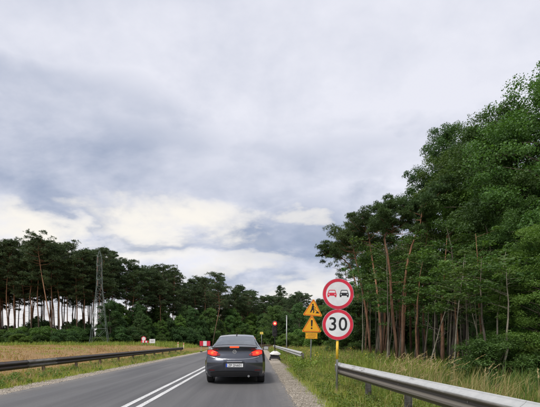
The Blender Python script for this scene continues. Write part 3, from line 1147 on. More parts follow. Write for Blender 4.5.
FAR_PINES = [make_pine(100 + i, 20.0, cf, sp, 0.115, nbranch=nb, clump=0.82) for i, (cf, sp, nb) in enumerate(
    ((0.56, 2.2, 36), (0.50, 2.5, 40), (0.60, 2.0, 32), (0.45, 2.3, 42), (0.57, 2.7, 36), (0.64, 1.9, 28), (0.52, 2.1, 36)))]
BROAD_FAR = [make_broadleaf(200 + i, 9.0, 0.6, 2.8, 0.13, 36, 7, 85, 0.19, mt, egg=0.6, subr=0.52) for i, mt in enumerate(('leaf_dark', 'leaf', 'leaf_bright'))]
SHRUBS = [make_shrub(300 + i, 3.0, 1.9, 26, 6, 110, 0.14, mt, 0.40) for i, mt in enumerate(('leaf', 'leaf_bright', 'leaf_dark'))]
BROAD_H = (12.6, 13.2, 12.2, 12.8, 11.5, 12.8)
BROAD_NEAR = [make_broadleaf(400 + i, h, lo, sp, 0.13, nl, 7, pr, lf, mt, egg=eg) for i, (h, lo, sp, nl, pr, lf, mt, eg) in enumerate((
    (12.6, 5.2, 3.0, 46, 230, 0.086, 'leaf', 0.62), (13.2, 5.8, 2.7, 44, 230, 0.084, 'leaf_dark', 0.66), (12.2, 1.6, 3.2, 58, 230, 0.090, 'leaf', 0.62),
    (12.8, 4.8, 2.5, 46, 210, 0.092, 'leaf_bright', 0.62), (11.5, 0.9, 2.9, 56, 200, 0.088, 'leaf_bright', 0.65), (12.8, 2.6, 3.0, 56, 230, 0.084, 'leaf_dark', 0.62)))]
NEAR_SHRUBS = [make_shrub(350 + i, 2.6, 1.6, 26, 6, 130, 0.085, mt, 0.36) for i, mt in enumerate(('leaf', 'leaf_bright', 'leaf_dark'))]
SAPS = [make_sapling(500 + i, h, bk, 'leaf', ln, rr) for i, (h, bk, ln, rr) in enumerate((
    (7.5, 'bark_pale', (0.3, 0.2), 0.038), (8.2, 'bark_grey', (-0.35, 0.3), 0.050), (6.6, 'bark_pale', (-0.3, -0.2), 0.032),
    (9.0, 'bark_red', (0.2, 0.1), 0.058), (7.0, 'bark_pale', (0.45, 0.0), 0.036)))]
DEAD = [make_sapling(550 + i, h, 'bark_pale', 'leaf', ln, 0.04, True) for i, (h, ln) in enumerate(((5.0, (1.9, 0.3)), (5.6, (-1.6, 0.2)), (4.4, (2.6, -0.3))))]
NEAR_PINES = [make_pine(600 + i, 13.0, cf, 2.0, 0.12, bark='bark_red', leaf='needle_near', nbranch=24, per=(55, 9), needle=(0.145, 0.023), clump=0.8, dead=6)
              for i, cf in enumerate((0.62, 0.55, 0.68))]


def sx_(px, Y):
    return (px - VPX) / FPX * Y


def top_h(py, Y):
    return CAM_H + (VPY - py) / FPX * Y


def put(tree, name, X, Y, H, base_h, label, cat='tree', group=None, rr=random, wide=None):
    z = gh(X, Y)
    s = (H - z) / base_h
    w = wide if wide else s
    return tree.place(name, (X, Y, z), rr.uniform(0, 2 * PI), (w, w, s), label, cat, group)


ORD = ('first second third fourth fifth sixth seventh eighth ninth tenth eleventh twelfth thirteenth fourteenth fifteenth sixteenth seventeenth '
       'eighteenth nineteenth twentieth twenty-first twenty-second twenty-third twenty-fourth twenty-fifth').split()


def left_forest():
    rr = random.Random(31)

    def interp(xp, a):
        for (x0, y0), (x1, y1) in zip(a, a[1:]):
            if xp <= x1:
                return y0 + (y1 - y0) * (xp - x0) / (x1 - x0)
        return a[-1][1]
    dist = [(-80, 80), (60, 82), (110, 90), (160, 100), (200, 116), (250, 150), (300, 172)]
    top = [(-80, 240), (15, 245), (40, 239), (70, 246), (95, 252), (130, 254), (160, 262), (200, 269), (225, 274), (250, 282), (285, 285), (300, 294)]
    xp = -45.0
    i = 0
    front = []
    while xp < 300:
        Y0 = interp(xp, dist)
        for row in range(4):
            Y = Y0 + row * rr.uniform(4.0, 7.5) + rr.uniform(-1.5, 1.5)
            x = xp + rr.uniform(-4, 4)
            if 150 > xp > 112 and row > 1:
                continue
            ty = interp(x, top) + rr.uniform(-3, 22) + row * 2 + (5 if x > 120 else 0)
            if xp < 110:
                lb, gp = 'tall pine with bare trunk in the see-through stand left of the lattice pylon', 'pines of the see-through stand on the left'
            elif xp < 205:
                lb, gp = 'tall dark pine rising from dense undergrowth between the pylon and the grey car', 'pines between the pylon and the car'
            else:
                lb, gp = 'distant pine in the dark forest beyond the grey car roof', 'distant pines beyond the car'
            X = sx_(x, Y)
            o = put(FAR_PINES[i % len(FAR_PINES)], 'pine_tree', X, Y, top_h(ty, Y), 20.2, lb, 'pine', gp, rr, rr.uniform(0.95, 1.25))
            if row == 0 and 2 < x < 205:
                front.append((x, o))
            i += rr.choice((1, 2, 3))
        xp += interp(xp, [(-80, 9.0), (110, 8.0), (200, 9.0), (300, 9.0)])
    for n, (x, o) in enumerate(sorted(front, key=lambda a: a[0])[:25]):
        o['label'] = '%s pine from the left picture edge in the front row of the forest' % ORD[n]
    # understory, dense from the pylon rightwards
    for k in range(150):
        x = rr.uniform(108, 335)
        Y = interp(x, [(100, 86), (160, 96), (200, 108), (250, 135), (340, 150)]) + rr.uniform(-4, 22)
        H = rr.uniform(4.5, 10.0) if x < 200 else rr.uniform(5, 11.5)
        kind = rr.choice((0, 0, 1, 0, 1, 2) if x < 205 else (0, 0, 1, 2))
        lb = ('dark leafy tree filling the undergrowth right of the pylon' if x < 205 else 'green leafy tree below the distant pines beyond the car')
        put(BROAD_FAR[kind], 'leafy_tree', sx_(x, Y), Y, H, 9.2, lb, 'tree', 'leafy understory trees of the left forest' if x < 205 else 'leafy trees beyond the car', rr, H / 9.2 * rr.uniform(0.8, 1.1))
    for k in range(30):
        x = rr.uniform(-60, 112)
        Y = rr.uniform(82, 98)
        q = rr.uniform(3.0, 6.5)
        put(SHRUBS[rr.choice((0, 2, 2))], 'leafy_tree', sx_(x, Y), Y, q, 3.3,
            'low leafy tree among the bare pine trunks on the left', 'tree', 'low leafy trees under the left pines', rr, q / 3.3 * rr.uniform(0.5, 0.75))
    for k in range(76):
        x = rr.uniform(-50, 120)
        Y = rr.uniform(70, 82)
        q = rr.choice((1.2, 1.6, 2.0, 2.4, 2.8, 3.4)) * rr.uniform(0.85, 1.15)
        if 80 < x < 118:
            Y, q = rr.uniform(79, 85), min(q, 2.0)
        put(SHRUBS[rr.choice((0, 1, 1, 2))], 'shrub', sx_(x, Y), Y, q, 3.3,
            'green shrub in the hedge-like band before the left pines', 'shrub', 'shrubs along the far field edge', rr, q / 3.3 * rr.uniform(0.9, 1.35))
    for k in range(36):
        x = rr.uniform(108, 200)
        Y = interp(x, [(100, 86), (200, 100)]) + rr.uniform(-5, 4)
        q = rr.uniform(2.0, 4.6)
        put(SHRUBS[rr.choice((2, 0, 2))], 'shrub', sx_(x, Y), Y, q, 3.3,
            'dark shrub at the foot of the forest right of the pylon', 'shrub', 'dark shrubs at the forest foot', rr, q / 3.3 * rr.uniform(0.9, 1.2))
    for x, Y, H in ((236, 176, 17), (246, 182, 18), (256, 186, 17), (266, 184, 17), (276, 188, 18), (226, 170, 15)):
        put(BROAD_FAR[0], 'leafy_tree', sx_(x, Y), Y, H, 9.2, 'green leafy tree below the distant pines beyond the car', 'tree', 'leafy trees beyond the car', rr, 1.7)
    # individual trees one can pick out
    lean1 = make_pine(701, path=[(3.0, 0, -0.2), (2.4, 0, 4), (1.5, 0, 9), (0.6, 0, 14), (0.1, 0, 17.5), (0.0, 0, 20)], r0=0.12, bark='bark_pine', crown_from=0.66, nbranch=26, spread=2.5)
    lean1.place('pine_tree', (sx_(38, 78), 78, gh(-42, 78)), 0, 1.0, 'pine with a reddish trunk leaning left across the stand left of the pylon', 'pine')
    lean2 = make_pine(702, path=[(0, 0, -0.2), (0.5, 0, 3), (1.1, 0, 6), (1.7, 0, 9), (1.6, 0, 11.5), (1.2, 0, 14)], r0=0.085, bark='bark_pine', crown_from=0.6, nbranch=20, spread=2.4)
    lean2.place('pine_tree', (sx_(212, 76), 76, gh(-8.5, 76)), 0, 0.82, 'thin pine leaning right behind the grey car roof', 'pine')


left_forest()


def right_forest():
    rr = random.Random(52)
    # front row of broadleaf trees: photo x, distance, top pixel, kind
    front = [(448, 25.0, 138, 1, 'tall leafy tree at the left end of the right wood, beside the pines'),
             (469, 22.5, 146, 0, 'tall leafy tree second from the pines in the right wood'),
             (492, 20.5, 138, 3, 'tall paler leafy tree in the middle of the right wood'),
             (516, 18.5, 116, 5, 'tall dark leafy tree near the right edge of the picture'),
             (546, 16.2, 80, 2, 'tallest leafy tree cut by the right edge of the picture')]
    for px, Y, py, k, lb in front:
        X = sx_(px, Y)
        put(BROAD_NEAR[k], 'leafy_tree', X, Y, top_h(py, Y), BROAD_H[k] + 0.3, lb, 'tree', None, rr, rr.uniform(0.9, 1.02))
    X = sx_(548, 13.0)
    put(BROAD_NEAR[4], 'leafy_tree', X, 13.0, 5.0, 11.8, 'low bright green leafy tree overhanging at the right edge of the picture', 'tree', None, rr, 0.55)
    put(BROAD_NEAR[2], 'leafy_tree', sx_(520, 15.4), 15.4, 6.4, 12.5, 'low branching leafy tree in front of the tall dark right trees', 'tree', None, rr, 0.58)
    put(BROAD_NEAR[5], 'leafy_tree', sx_(500, 16.8), 16.8, 4.8, 13.1, 'small dark leafy tree whose branches hang low behind the plumed grass', 'tree', None, rr, 0.46)
    put(BROAD_NEAR[3], 'leafy_tree', sx_(424, 24.5), 24.5, top_h(222, 24.5), 13.1, 'slender pale leafy tree between the curved pine and the tall crowns', 'tree', None, rr, 0.5)
    # second and third rows fill the wood
    for k in range(24):
        px = rr.uniform(430, 640)
        Y = rr.uniform(20, 38) if px < 540 else rr.uniform(11, 26)
        X = sx_(px, Y) + rr.uniform(2.5, 6)
        H = rr.uniform(10.5, 13.0)
        lim = top_h(interp_top(VPX + X / Y * FPX), Y)
        if lim < H:
            H = max(5.5, lim - rr.uniform(0.8, 2.2))
        put(BROAD_NEAR[rr.choice((0, 1, 1, 3))], 'leafy_tree', X, Y, H, 12.9,
            'leafy tree deep inside the right wood behind the front trunks', 'tree', 'inner trees of the right wood', rr, rr.uniform(0.85, 1.1))
    for k in range(40):
        px = rr.uniform(345, 570)
        Y = rr.uniform(36, 58)
        X = sx_(px, Y) + rr.uniform(0.5, 5)
        put(BROAD_FAR[0], 'leafy_tree', X, Y, rr.uniform(4.5, 8.5), 9.2,
            'dark leafy understory tree at the back of the right wood', 'tree', 'back understory of the right wood', rr, rr.uniform(0.7, 1.0))
    # pines with red trunks
    near = dict(bark='bark_red', leaf='needle_near', per=(55, 9), needle=(0.145, 0.023))

    def px_path(pts, Y, zs=None):
        # trunk outline read off as photo pixels, turned into metres at distance Y; first point is the root
        x0 = pts[0][0]
        return [((x - x0) / FPX * Y, 0.04 * i, (top_h(y, Y) if i else -0.2)) for i, (x, y) in enumerate(pts)]
    for pts, Y, kw, lb in (
            ([(398, 366), (396, 340), (393.5, 318), (392, 295), (391, 272), (388, 250), (386, 238), (388, 231), (393, 234), (396, 226), (392, 212)], 20.5,
             dict(r0=0.075, crown_from=0.78, spread=1.15, nbranch=16, clump=0.8, dead=3), 'red-trunked pine with a hooked bend near its top beside the round signs'),
            ([(402, 367), (403, 340), (403.5, 315), (405, 290), (408, 266), (413, 246), (418, 234), (422, 228), (424, 215), (425, 200)], 20.0,
             dict(r0=0.07, crown_from=0.84, spread=1.1, nbranch=12, clump=0.8, dead=2), 'red-trunked pine curving right towards the leafy crowns'),
            ([(382, 362), (381, 335), (379, 305), (376, 280), (372, 255), (370, 238), (369, 226)], 25.0,
             dict(r0=0.075, crown_from=0.72, spread=1.3, nbranch=20, clump=0.8, dead=4), 'slim red pine left of the hooked one, leaning slightly left'),
            ([(371, 359), (369, 335), (366, 310), (362, 288), (358, 268), (354, 250), (352, 238)], 29.0,
             dict(r0=0.085, crown_from=0.72, spread=1.5, nbranch=20, clump=0.8, dead=4), 'slim red pine nearest the round signs, leaning left'),
            ([(361, 356), (360, 330), (358, 300), (355, 280), (350, 266), (342, 258), (334, 254), (326, 257)], 36.0,
             dict(r0=0.085, crown_from=0.66, spread=1.0, nbranch=18, clump=1.1, dead=2), 'pine whose long bough reaches left above the no overtaking sign')):
        kw.update(near)
        make_pine(610 + int(pts[0][0]), path=px_path(pts, Y), **kw).place('pine_tree', (sx_(pts[0][0], Y), Y, gh(sx_(pts[0][0], Y), Y)), 0, 1.0, lb, 'pine')
    for px, Y, py, k, lb in ((384, 33, 205, 0, 'upright pine forming the highest point above the hooked trunk'),
                             (399, 31, 232, 1, 'upright pine just right of the highest pine of the right wood'),
                             (345, 46, 238, 2, 'pine behind the long bough above the no overtaking sign'),
                             (411, 29, 240, 2, 'pine squeezed against the left end of the leafy crowns'),
                             (358, 42, 228, 0, 'pine between the long bough and the highest pine, left one'),
                             (371, 38, 228, 1, 'pine between the long bough and the highest pine, right one')):
        X = sx_(px, Y)
        put(NEAR_PINES[k], 'pine_tree', X, Y, top_h(py + 11, Y), 13.2, lb, 'pine', None, rr, 0.66)
    put(BROAD_NEAR[3], 'leafy_tree', sx_(402, 34), 34, 8.6, 13.0, 'leafy tree behind the two curved red pines', 'tree', None, rr, 0.7)
    put(BROAD_NEAR[3], 'leafy_tree', sx_(376, 42), 42, 8.6, 13.0, 'leafy tree behind the slim red pine nearest the signs', 'tree', None, rr, 0.8)
    put(BROAD_NEAR[0], 'leafy_tree', sx_(356, 52), 52, 8.2, 12.9, 'leafy tree behind the round signs', 'tree', None, rr, 0.9)
    # slim straight trunks along the wood edge
    for k in range(24):
        px = 364 + k * 6.0 + rr.uniform(-2.5, 2.5)
        X0 = rr.uniform(6.8, 9.0)
        Y = min(34, X0 * FPX / (px - VPX))
        put(SAPS[rr.randrange(5)], 'slim_tree', sx_(px, Y), Y, top_h(rr.uniform(238, 285), Y), 7.6,
            '%s slim trunk from the left along the edge of the right wood' % ORD[k], 'tree', 'slim trunks along the right wood edge', rr, 1.0)
    for k in range(60):
        px = rr.uniform(358, 530)
        Y = rr.uniform(20, 36)
        put(SAPS[rr.choice((1, 3, 1, 0, 2))], 'slim_tree', sx_(px, Y), Y, min(top_h(250, Y), rr.uniform(6.0, 9.0)), 7.6,
            'slim dark trunk inside the right wood', 'tree', 'inner slim trunks of the right wood', rr, 1.1)
    for px, Y, k, rz, lb in ((428, 17.5, 0, 0.2, 'pale dead sapling leaning right beside the dark brown trunks'),
                             (492, 14.5, 1, 0.2, 'pale dead stem leaning left before the low leafy branches')):
        X = sx_(px, Y)
        DEAD[k].place('dead_sapling', (X, Y, gh(X, Y)), rz, 0.8 if k != 1 else 0.62, lb, 'tree')
    # stout brown pine trunks under the canopy, their tops lost among the leaves
    stout = [make_sapling(570 + i, 9.5, 'bark_red' if i % 2 == 0 else 'bark_grey', 'leaf', ln, 0.10) for i, ln in enumerate(((0.2, 0.3), (-0.25, 0.2)))]
    for k, (px, Y, lb) in enumerate(((443, 18.5, 'stout red-brown trunk under the leafy crowns'), (450, 17.6, 'stout dark trunk right beside the red-brown one'),
                                     (418, 22, 'brown trunk left of the stout pair'), (486, 17.4, 'dark trunk behind the plumed grass'))):
        X = sx_(px, Y)
        put(stout[k % 2], 'tree', X, Y, 6.2, 9.5, lb, 'tree', None, rr, 1.0)
    # shrubs at the edge
    for k in range(11):
        px = rr.uniform(492, 590)
        Y = rr.uniform(12.5, 16)
        X = sx_(px, Y)
        put(NEAR_SHRUBS[rr.choice((0, 1, 1, 2))], 'shrub', X, Y, rr.uniform(1.0, 2.2), 2.9,
            'leafy shrub under the trees near the right edge of the picture', 'shrub', 'shrubs at the right wood edge', rr, rr.uniform(0.6, 0.95))
    for k in range(14):
        px = rr.uniform(330, 470)
        Y = rr.uniform(32, 48)
        X = sx_(px, Y) + 1
        put(NEAR_SHRUBS[rr.choice((0, 1, 2, 2))], 'shrub', X, Y, rr.uniform(1.2, 3.2), 2.9,
            'leafy shrub between the trunks behind the round signs', 'shrub', 'shrubs behind the round signs', rr, rr.uniform(0.8, 1.3))
    # the far right side of the road, past the yellow signs
    for k in range(30):
        px = rr.uniform(268, 352)
        Y = rr.uniform(78, 128)
        H = top_h(rr.uniform(304, 322) + max(0, (300 - px)) * 0.1, Y)
        put(BROAD_FAR[rr.choice((0, 1, 1, 2))], 'leafy_tree', sx_(px, Y), Y, H, 9.2,
            'green leafy tree on the far right roadside behind the yellow signs', 'tree', 'leafy trees behind the yellow signs', rr, H / 9.2 * rr.uniform(0.85, 1.1))
    for k in range(14):
        px = rr.uniform(283, 350)
        Y = rr.uniform(55, 76)
        put(SHRUBS[rr.choice((0, 1, 1))], 'shrub', sx_(px, Y), Y, rr.uniform(1.5, 3.8), 3.3,
            'green shrub behind the weeds around the yellow signs', 'shrub', 'shrubs behind the yellow signs', rr, rr.uniform(0.8, 1.3))
    for k in range(22):
        px = rr.uniform(255, 345)
        Y = rr.uniform(130, 175)
        put(FAR_PINES[rr.randrange(7)], 'pine_tree', sx_(px, Y), Y, top_h(rr.uniform(292, 312), Y), 20.2,
            'distant pine on the skyline between the traffic light and the round signs', 'pine', 'distant skyline pines on the right', rr, rr.uniform(0.8, 1.1))


def interp_top(px):
    pts = [(300, 300), (340, 240), (385, 205), (415, 165), (430, 150), (450, 136), (480, 124), (500, 105), (520, 87), (540, 70), (700, -20), (2000, -200)]
    for (x0, y0), (x1, y1) in zip(pts, pts[1:]):
        if px <= x1:
            return y0 + (y1 - y0) * (px - x0) / (x1 - x0)
    return -200


right_forest()


# ------------------------------------------------------------------ guardrails
W_PROFILE = [(0.000, 0.155), (0.012, 0.150), (0.020, 0.135), (0.070, 0.100), (0.083, 0.085), (0.083, 0.055), (0.070, 0.040), (0.015, 0.012),
             (0.006, 0.0), (0.015, -0.012), (0.070, -0.040), (0.083, -0.055), (0.083, -0.085), (0.070, -0.100), (0.020, -0.135), (0.012, -0.150), (0.000, -0.155)]


def beam(name, y0, y1, side, mat, parent, zc, droop=None):
    """one W-profile panel; side = -1 bulges towards -x, +1 towards +x"""
    n = max(2, int((y1 - y0) / 0.5))
    V, F = [], []
    th = 0.004
    k = len(W_PROFILE)
    for j in range(n + 1):
        y = y0 + (y1 - y0) * j / n
        zz = zc if droop is None else zc + droop(y)
        for d, z in W_PROFILE:
            V.append((side * d, y, zz + z))
        for d, z in W_PROFILE:
            V.append((side * (d - th), y, zz + z))
    for j in range(n):
        a, b = j * 2 * k, (j + 1) * 2 * k
        for i in range(k - 1):
            F.append((a + i, a + i + 1, b + i + 1, b + i))
            F.append((a + k + i + 1, a + k + i, b + k + i, b + k + i + 1))
        F.append((a, b, b + k, a + k))
        F.append((a + k - 1, a + 2 * k - 1, b + 2 * k - 1, b + k - 1))
    mb = MB()
    mb.add(V, F)
    return mb.build(name, mat, parent)


def guardrail(label, x, y0, y1, side, zc, post_step, post_y0, m_rail, m_post, panel=4.0, light_panel=None, bolts=False, group=None, end_cap=True, yaw=0.0):
    g = thing('guardrail', label, 'guardrail', (x + math.tan(yaw) * y1, 0, 0), yaw, group)
    y = y0
    i = 0
    while y < y1 - 0.1:
        e = min(y + panel, y1)
        off = 0.0 if i % 2 == 0 else 0.0045
        b = beam('rail_panel', y - (0.15 if i else 0), e + 0.15, side, m_rail, g, zc)
        b.location.x = side * off
        y = e
        i += 1
    if light_panel:
        b = beam('patched_rail_panel', light_panel[0], light_panel[1], side, M['galv_post'], g, zc)
        b.location.x = side * 0.010
        b['label'] = 'paler grey section of the dark rail'
    # sigma post and spacer, shared meshes
    mb = MB()
    mb.box((-side * 0.14, 0, zc / 2 - 0.02), (0.10, 0.06, zc + 0.16), 0.008)
    mb.box((-side * 0.195, 0, zc / 2 - 0.02), (0.012, 0.09, zc + 0.16))
    post_me = mb.mesh('guardrail_post', m_post)
    mb = MB()
    mb.box((-side * 0.045, 0, zc), (0.082, 0.07, 0.20), 0.008)
    sp_me = mb.mesh('spacer', m_post)
    mb = MB()
    mb.tube([(side * 0.004, 0, zc), (side * 0.022, 0, zc)], 0.016, 6)
    bolt_me = mb.mesh('bolt', m_post)
    yy = post_y0
    while yy < y1:
        if yy > y0:
            po = link('post', post_me, g, (0, yy, 0))
            link('spacer', sp_me, po)
            if bolts:
                bo = link('bolt', bolt_me, po)
        yy += post_step
    if end_cap:
        mb = MB()
        cap = [(0.0, 0.155), (0.083, 0.09), (0.095, 0.0), (0.083, -0.09), (0.0, -0.155), (-0.03, -0.155), (-0.03, 0.155)]
        V = [(side * d, y1 + 0.12, zc + z) for d, z in cap] + [(side * (d * 0.7 - 0.02), y1 + 0.42, zc + z * 0.96) for d, z in cap]
        n = len(cap)
        F = [tuple(range(n)), tuple(range(2 * n - 1, n - 1, -1))] + [((k + 1) % n, k, k + n, (k + 1) % n + n) for k in range(n)]
        mb.add(V, F)
        mb.build('end_terminal', m_rail, g)
    return g


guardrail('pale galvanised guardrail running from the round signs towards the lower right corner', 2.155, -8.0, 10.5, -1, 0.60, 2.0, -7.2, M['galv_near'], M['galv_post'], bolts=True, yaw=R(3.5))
guardrail('pale guardrail half hidden in weeds behind the traffic light', 2.35, 21.0, 57.0, -1, 0.60, 4.0, 22.0, M['galv'], M['galv_post'])
guardrail('dark weathered guardrail along the left side of the road', -8.45, 3.0, 46.0, 1, 0.47, 2.95, 4.55, M['rust_rail'], M['rust_post'], light_panel=(14.9, 17.0))


# ------------------------------------------------------------------ round signs
def ring_sign(root, zc, name, label):
    f = link(name, None, root, (0, -0.05, zc))
    f.empty_display_size = 0.1
    return f


def round_signs():
    Y = 10.25
    X = sx_(336.8, Y)
    t = thing('traffic_sign', 'grey post with red-ringed no overtaking and 30 speed limit discs', 'road sign', (X, Y, 0))
    mb = MB()
    mb.tube([(0, 0, -0.3), (0, 0, 2.93)], 0.030, 14)
    mb.build('post', M['pole'], t, True)
    mb = MB()
    mb.tube([(0, 0, 0.86), (0, 0, 1.33)], 0.0335, 14)
    mb.build('yellow_band', M['pole_yellow'], t, True)
    r = 0.384
    for zc, kind in ((2.502, 'overtaking'), (1.730, 'limit')):
        mb = MB()
        mb.disc((0, zc), r, -0.040, -0.052)
        face = mb.build('no_overtaking_disc' if kind == 'overtaking' else 'speed_limit_disc', M['sign_white'], t)
        mb = MB()
        mb.ring((0, zc), r * 0.795, r * 0.995, -0.0545, -0.045)
        mb.build('red_ring', M['sign_red'], face)
        mb = MB()
        mb.ring((0, zc), r * 1.0, r * 1.015, -0.05, -0.028)
        mb.build('rim', M['sign_back'], face)
        mb = MB()
        for dz in (-0.2, 0.2):
            mb.box((0, -0.012, zc + dz), (0.16, 0.06, 0.03))
        mb.build('clamp', M['pole'], t)
        if kind == 'limit':
            for ch, dx in (('3', -0.126), ('0', 0.126)):
                me = text_mesh(ch, 0.475, M['sign_black'], 'numeral', 0.001, 0.98, 0.004)
                link('numeral', me, face, (dx, -0.0555, zc))
        else:
            def car_icon(cx, mat, nm):
                w = 0.115
                mb = MB()
                # body with two wheels, as on the sign
                mb.prism([(cx - w, zc - 0.045), (cx - w * 0.96, zc + 0.015), (cx - w * 0.82, zc + 0.03), (cx + w * 0.82, zc + 0.03), (cx + w * 0.96, zc + 0.015), (cx + w, zc - 0.045)], -0.0545, -0.0525)
                mb.prism([(cx - w * 0.95, zc - 0.044), (cx - w * 0.95, zc - 0.078), (cx - w * 0.6, zc - 0.078), (cx - w * 0.6, zc - 0.044)], -0.0545, -0.0525)
                mb.prism([(cx + w * 0.6, zc - 0.044), (cx + w * 0.6, zc - 0.078), (cx + w * 0.95, zc - 0.078), (cx + w * 0.95, zc - 0.044)], -0.0545, -0.0525)
                for a, b in (((-0.82, 0.03), (-0.62, 0.095)), ((0.62, 0.095), (0.82, 0.03))):
                    (x0, z0), (x1, z1) = a, b
                    mb.prism([(cx + x0 * w - 0.008, zc + z0), (cx + x1 * w - 0.008, zc + z1), (cx + x1 * w + 0.008, zc + z1), (cx + x0 * w + 0.008, zc + z0)], -0.0545, -0.0525)
                mb.prism([(cx - w * 0.66, zc + 0.085), (cx - w * 0.6, zc + 0.102), (cx + w * 0.6, zc + 0.102), (cx + w * 0.66, zc + 0.085)], -0.0545, -0.0525)
                mb.build(nm, mat, face)
                mb = MB()
                for s in (-1, 1):
                    mb.disc((cx + s * w * 0.66, zc - 0.012), 0.014, -0.0558, -0.0547, 12)
                mb.build('headlamp_dot', M['sign_white'], face)
            car_icon(-0.155, M['sign_red'], 'red_car_symbol')
            car_icon(0.150, M['sign_black'], 'black_car_symbol')
    t.rotation_euler = (0, R(0.6), R(-2))


round_signs()


# ------------------------------------------------------------------ yellow warning signs
def rounded_triangle(w, rc, rot=0.0, cz=0.0):
    h = w * math.sqrt(3) / 2
    corners = [(-w / 2, 0), (w / 2, 0), (0, h)]
    out = []
    cen = (0, h / 3)
    for k, (x, z) in enumerate(corners):
        dx, dz = cen[0] - x, cen[1] - z
        ln = math.hypot(dx, dz)
        cx, cz2 = x + dx / ln * rc * 2, z + dz / ln * rc * 2
        a0 = math.atan2(-dz, -dx)
        for s in range(-3, 4):
            a = a0 + s * R(20)
            out.append((cx + rc * math.cos(a), cz2 + rc * math.sin(a)))
    return out


def yellow_signs():
    Y = 19.2
    X = sx_(310.5, Y)
    t = thing('warning_sign', 'grey post with two yellow triangles for roadworks and danger and a yellow plate', 'road sign', (X, Y, 0))
    mb = MB()
    mb.tube([(0, 0, -0.3), (0, 0, 3.28)], 0.03, 12)
    mb.build('post', M['pole'], t, True)

    def tri(nm, z0, dx, tilt):
        e = link(nm, None, t, (dx, -0.05, z0))
        e.rotation_euler = (0, tilt, 0)
        out = rounded_triangle(0.96, 0.05)
        mb = MB()
        mb.prism(out, -0.012, 0.0)
        mb.build('panel', M['sign_yellow'], e)
        cz = 0.96 * math.sqrt(3) / 6
        inn = [(x * 0.95, cz + (z - cz) * 0.95) for x, z in out]
        inn2 = [(x * 0.83, cz + (z - cz) * 0.83) for x, z in out]
        n = len(out)
        mb = MB()
        vs = [(x, -0.0145, z) for x, z in inn] + [(x, -0.0145, z) for x, z in inn2] + [(x, -0.0125, z) for x, z in inn] + [(x, -0.0125, z) for x, z in inn2]
        fs = []
        for k in range(n):
            k2 = (k + 1) % n
            fs += [(k, k2, n + k2, n + k), (2 * n + k2, 2 * n + k, 3 * n + k, 3 * n + k2), (k2, k, 2 * n + k, 2 * n + k2), (n + k, n + k2, 3 * n + k2, 3 * n + k)]
        mb.add(vs, fs)
        mb.build('red_border', plain('border_red', (0.62, 0.10, 0.012), 0.4), e)
        return e
    y0, y1 = -0.0145, -0.0125
    a = tri('danger_triangle', top_h(332.2, Y), 0.0, R(0))
    mb = MB()
    mb.prism([(-0.045, 0.56), (-0.030, 0.27), (0.030, 0.27), (0.045, 0.56), (0.0, 0.58)], y0, y1)
    mb.disc((0, 0.185), 0.042, y0, y1, 16)
    mb.build('exclamation_mark', M['sign_black'], a)
    b = tri('roadworks_triangle', top_h(316.0, Y), 0.03, R(2.5))
    mb = MB()
    mb.disc((-0.02, 0.535), 0.042, y0, y1, 16)                                                                   # head
    mb.prism([(-0.075, 0.33), (-0.06, 0.47), (0.0, 0.50), (0.045, 0.47), (0.03, 0.36), (0.0, 0.31)], y0, y1)      # torso
    mb.prism([(-0.075, 0.335), (0.0, 0.315), (-0.075, 0.16), (-0.135, 0.15)], y0, y1)                            # rear leg
    mb.prism([(-0.04, 0.325), (0.03, 0.345), (0.075, 0.24), (0.055, 0.14), (0.005, 0.14), (0.02, 0.235)], y0, y1)  # front leg
    mb.prism([(0.02, 0.475), (0.045, 0.445), (0.125, 0.36), (0.14, 0.385)], y0 - 0.0006, y1 - 0.0006)            # arm
    mb.prism([(-0.04, 0.40), (-0.03, 0.42), (0.22, 0.225), (0.205, 0.205)], y0 - 0.0012, y1 - 0.0012)            # shovel
    mb.prism([(0.13, 0.14), (0.20, 0.235), (0.27, 0.20), (0.31, 0.14)], y0 - 0.0018, y1 - 0.0018)                # heap
    mb.build('digging_figure', M['sign_black'], b)
    p = link('yellow_plate', None, t, (0, -0.05, top_h(339.0, Y)))
    w, h = 0.58, 0.30
    mb = MB()
    mb.box((0, -0.006, h / 2), (w, 0.012, h), 0.004)
    mb.build('panel', M['sign_yellow'], p)
    mb = MB()
    for zz in (0.012, h - 0.012):
        mb.box((0, -0.0135, zz), (w - 0.02, 0.002, 0.010))
    for xx in (-w / 2 + 0.014, w / 2 - 0.014):
        mb.box((xx, -0.0135, h / 2), (0.010, 0.002, h - 0.05))
    mb.build('border', M['sign_black'], p)
    # three short lines of text, too small to read
    mb = MB()
    rr = random.Random(4)
    for zz, ww in ((0.225, 0.36), (0.15, 0.44), (0.075, 0.30)):
        x = -ww / 2
        while x < ww / 2:
            l = rr.uniform(0.02, 0.035)
            mb.box((x + l / 2, -0.0135, zz + rr.uniform(-0.003, 0.003)), (l, 0.002, 0.034))
            x += l + rr.uniform(0.012, 0.02)
    mb.build('text_line', plain('faded_print', (0.26, 0.12, 0.02), 0.5), p)
    t.rotation_euler = (0, R(1.3), R(2))


yellow_signs()


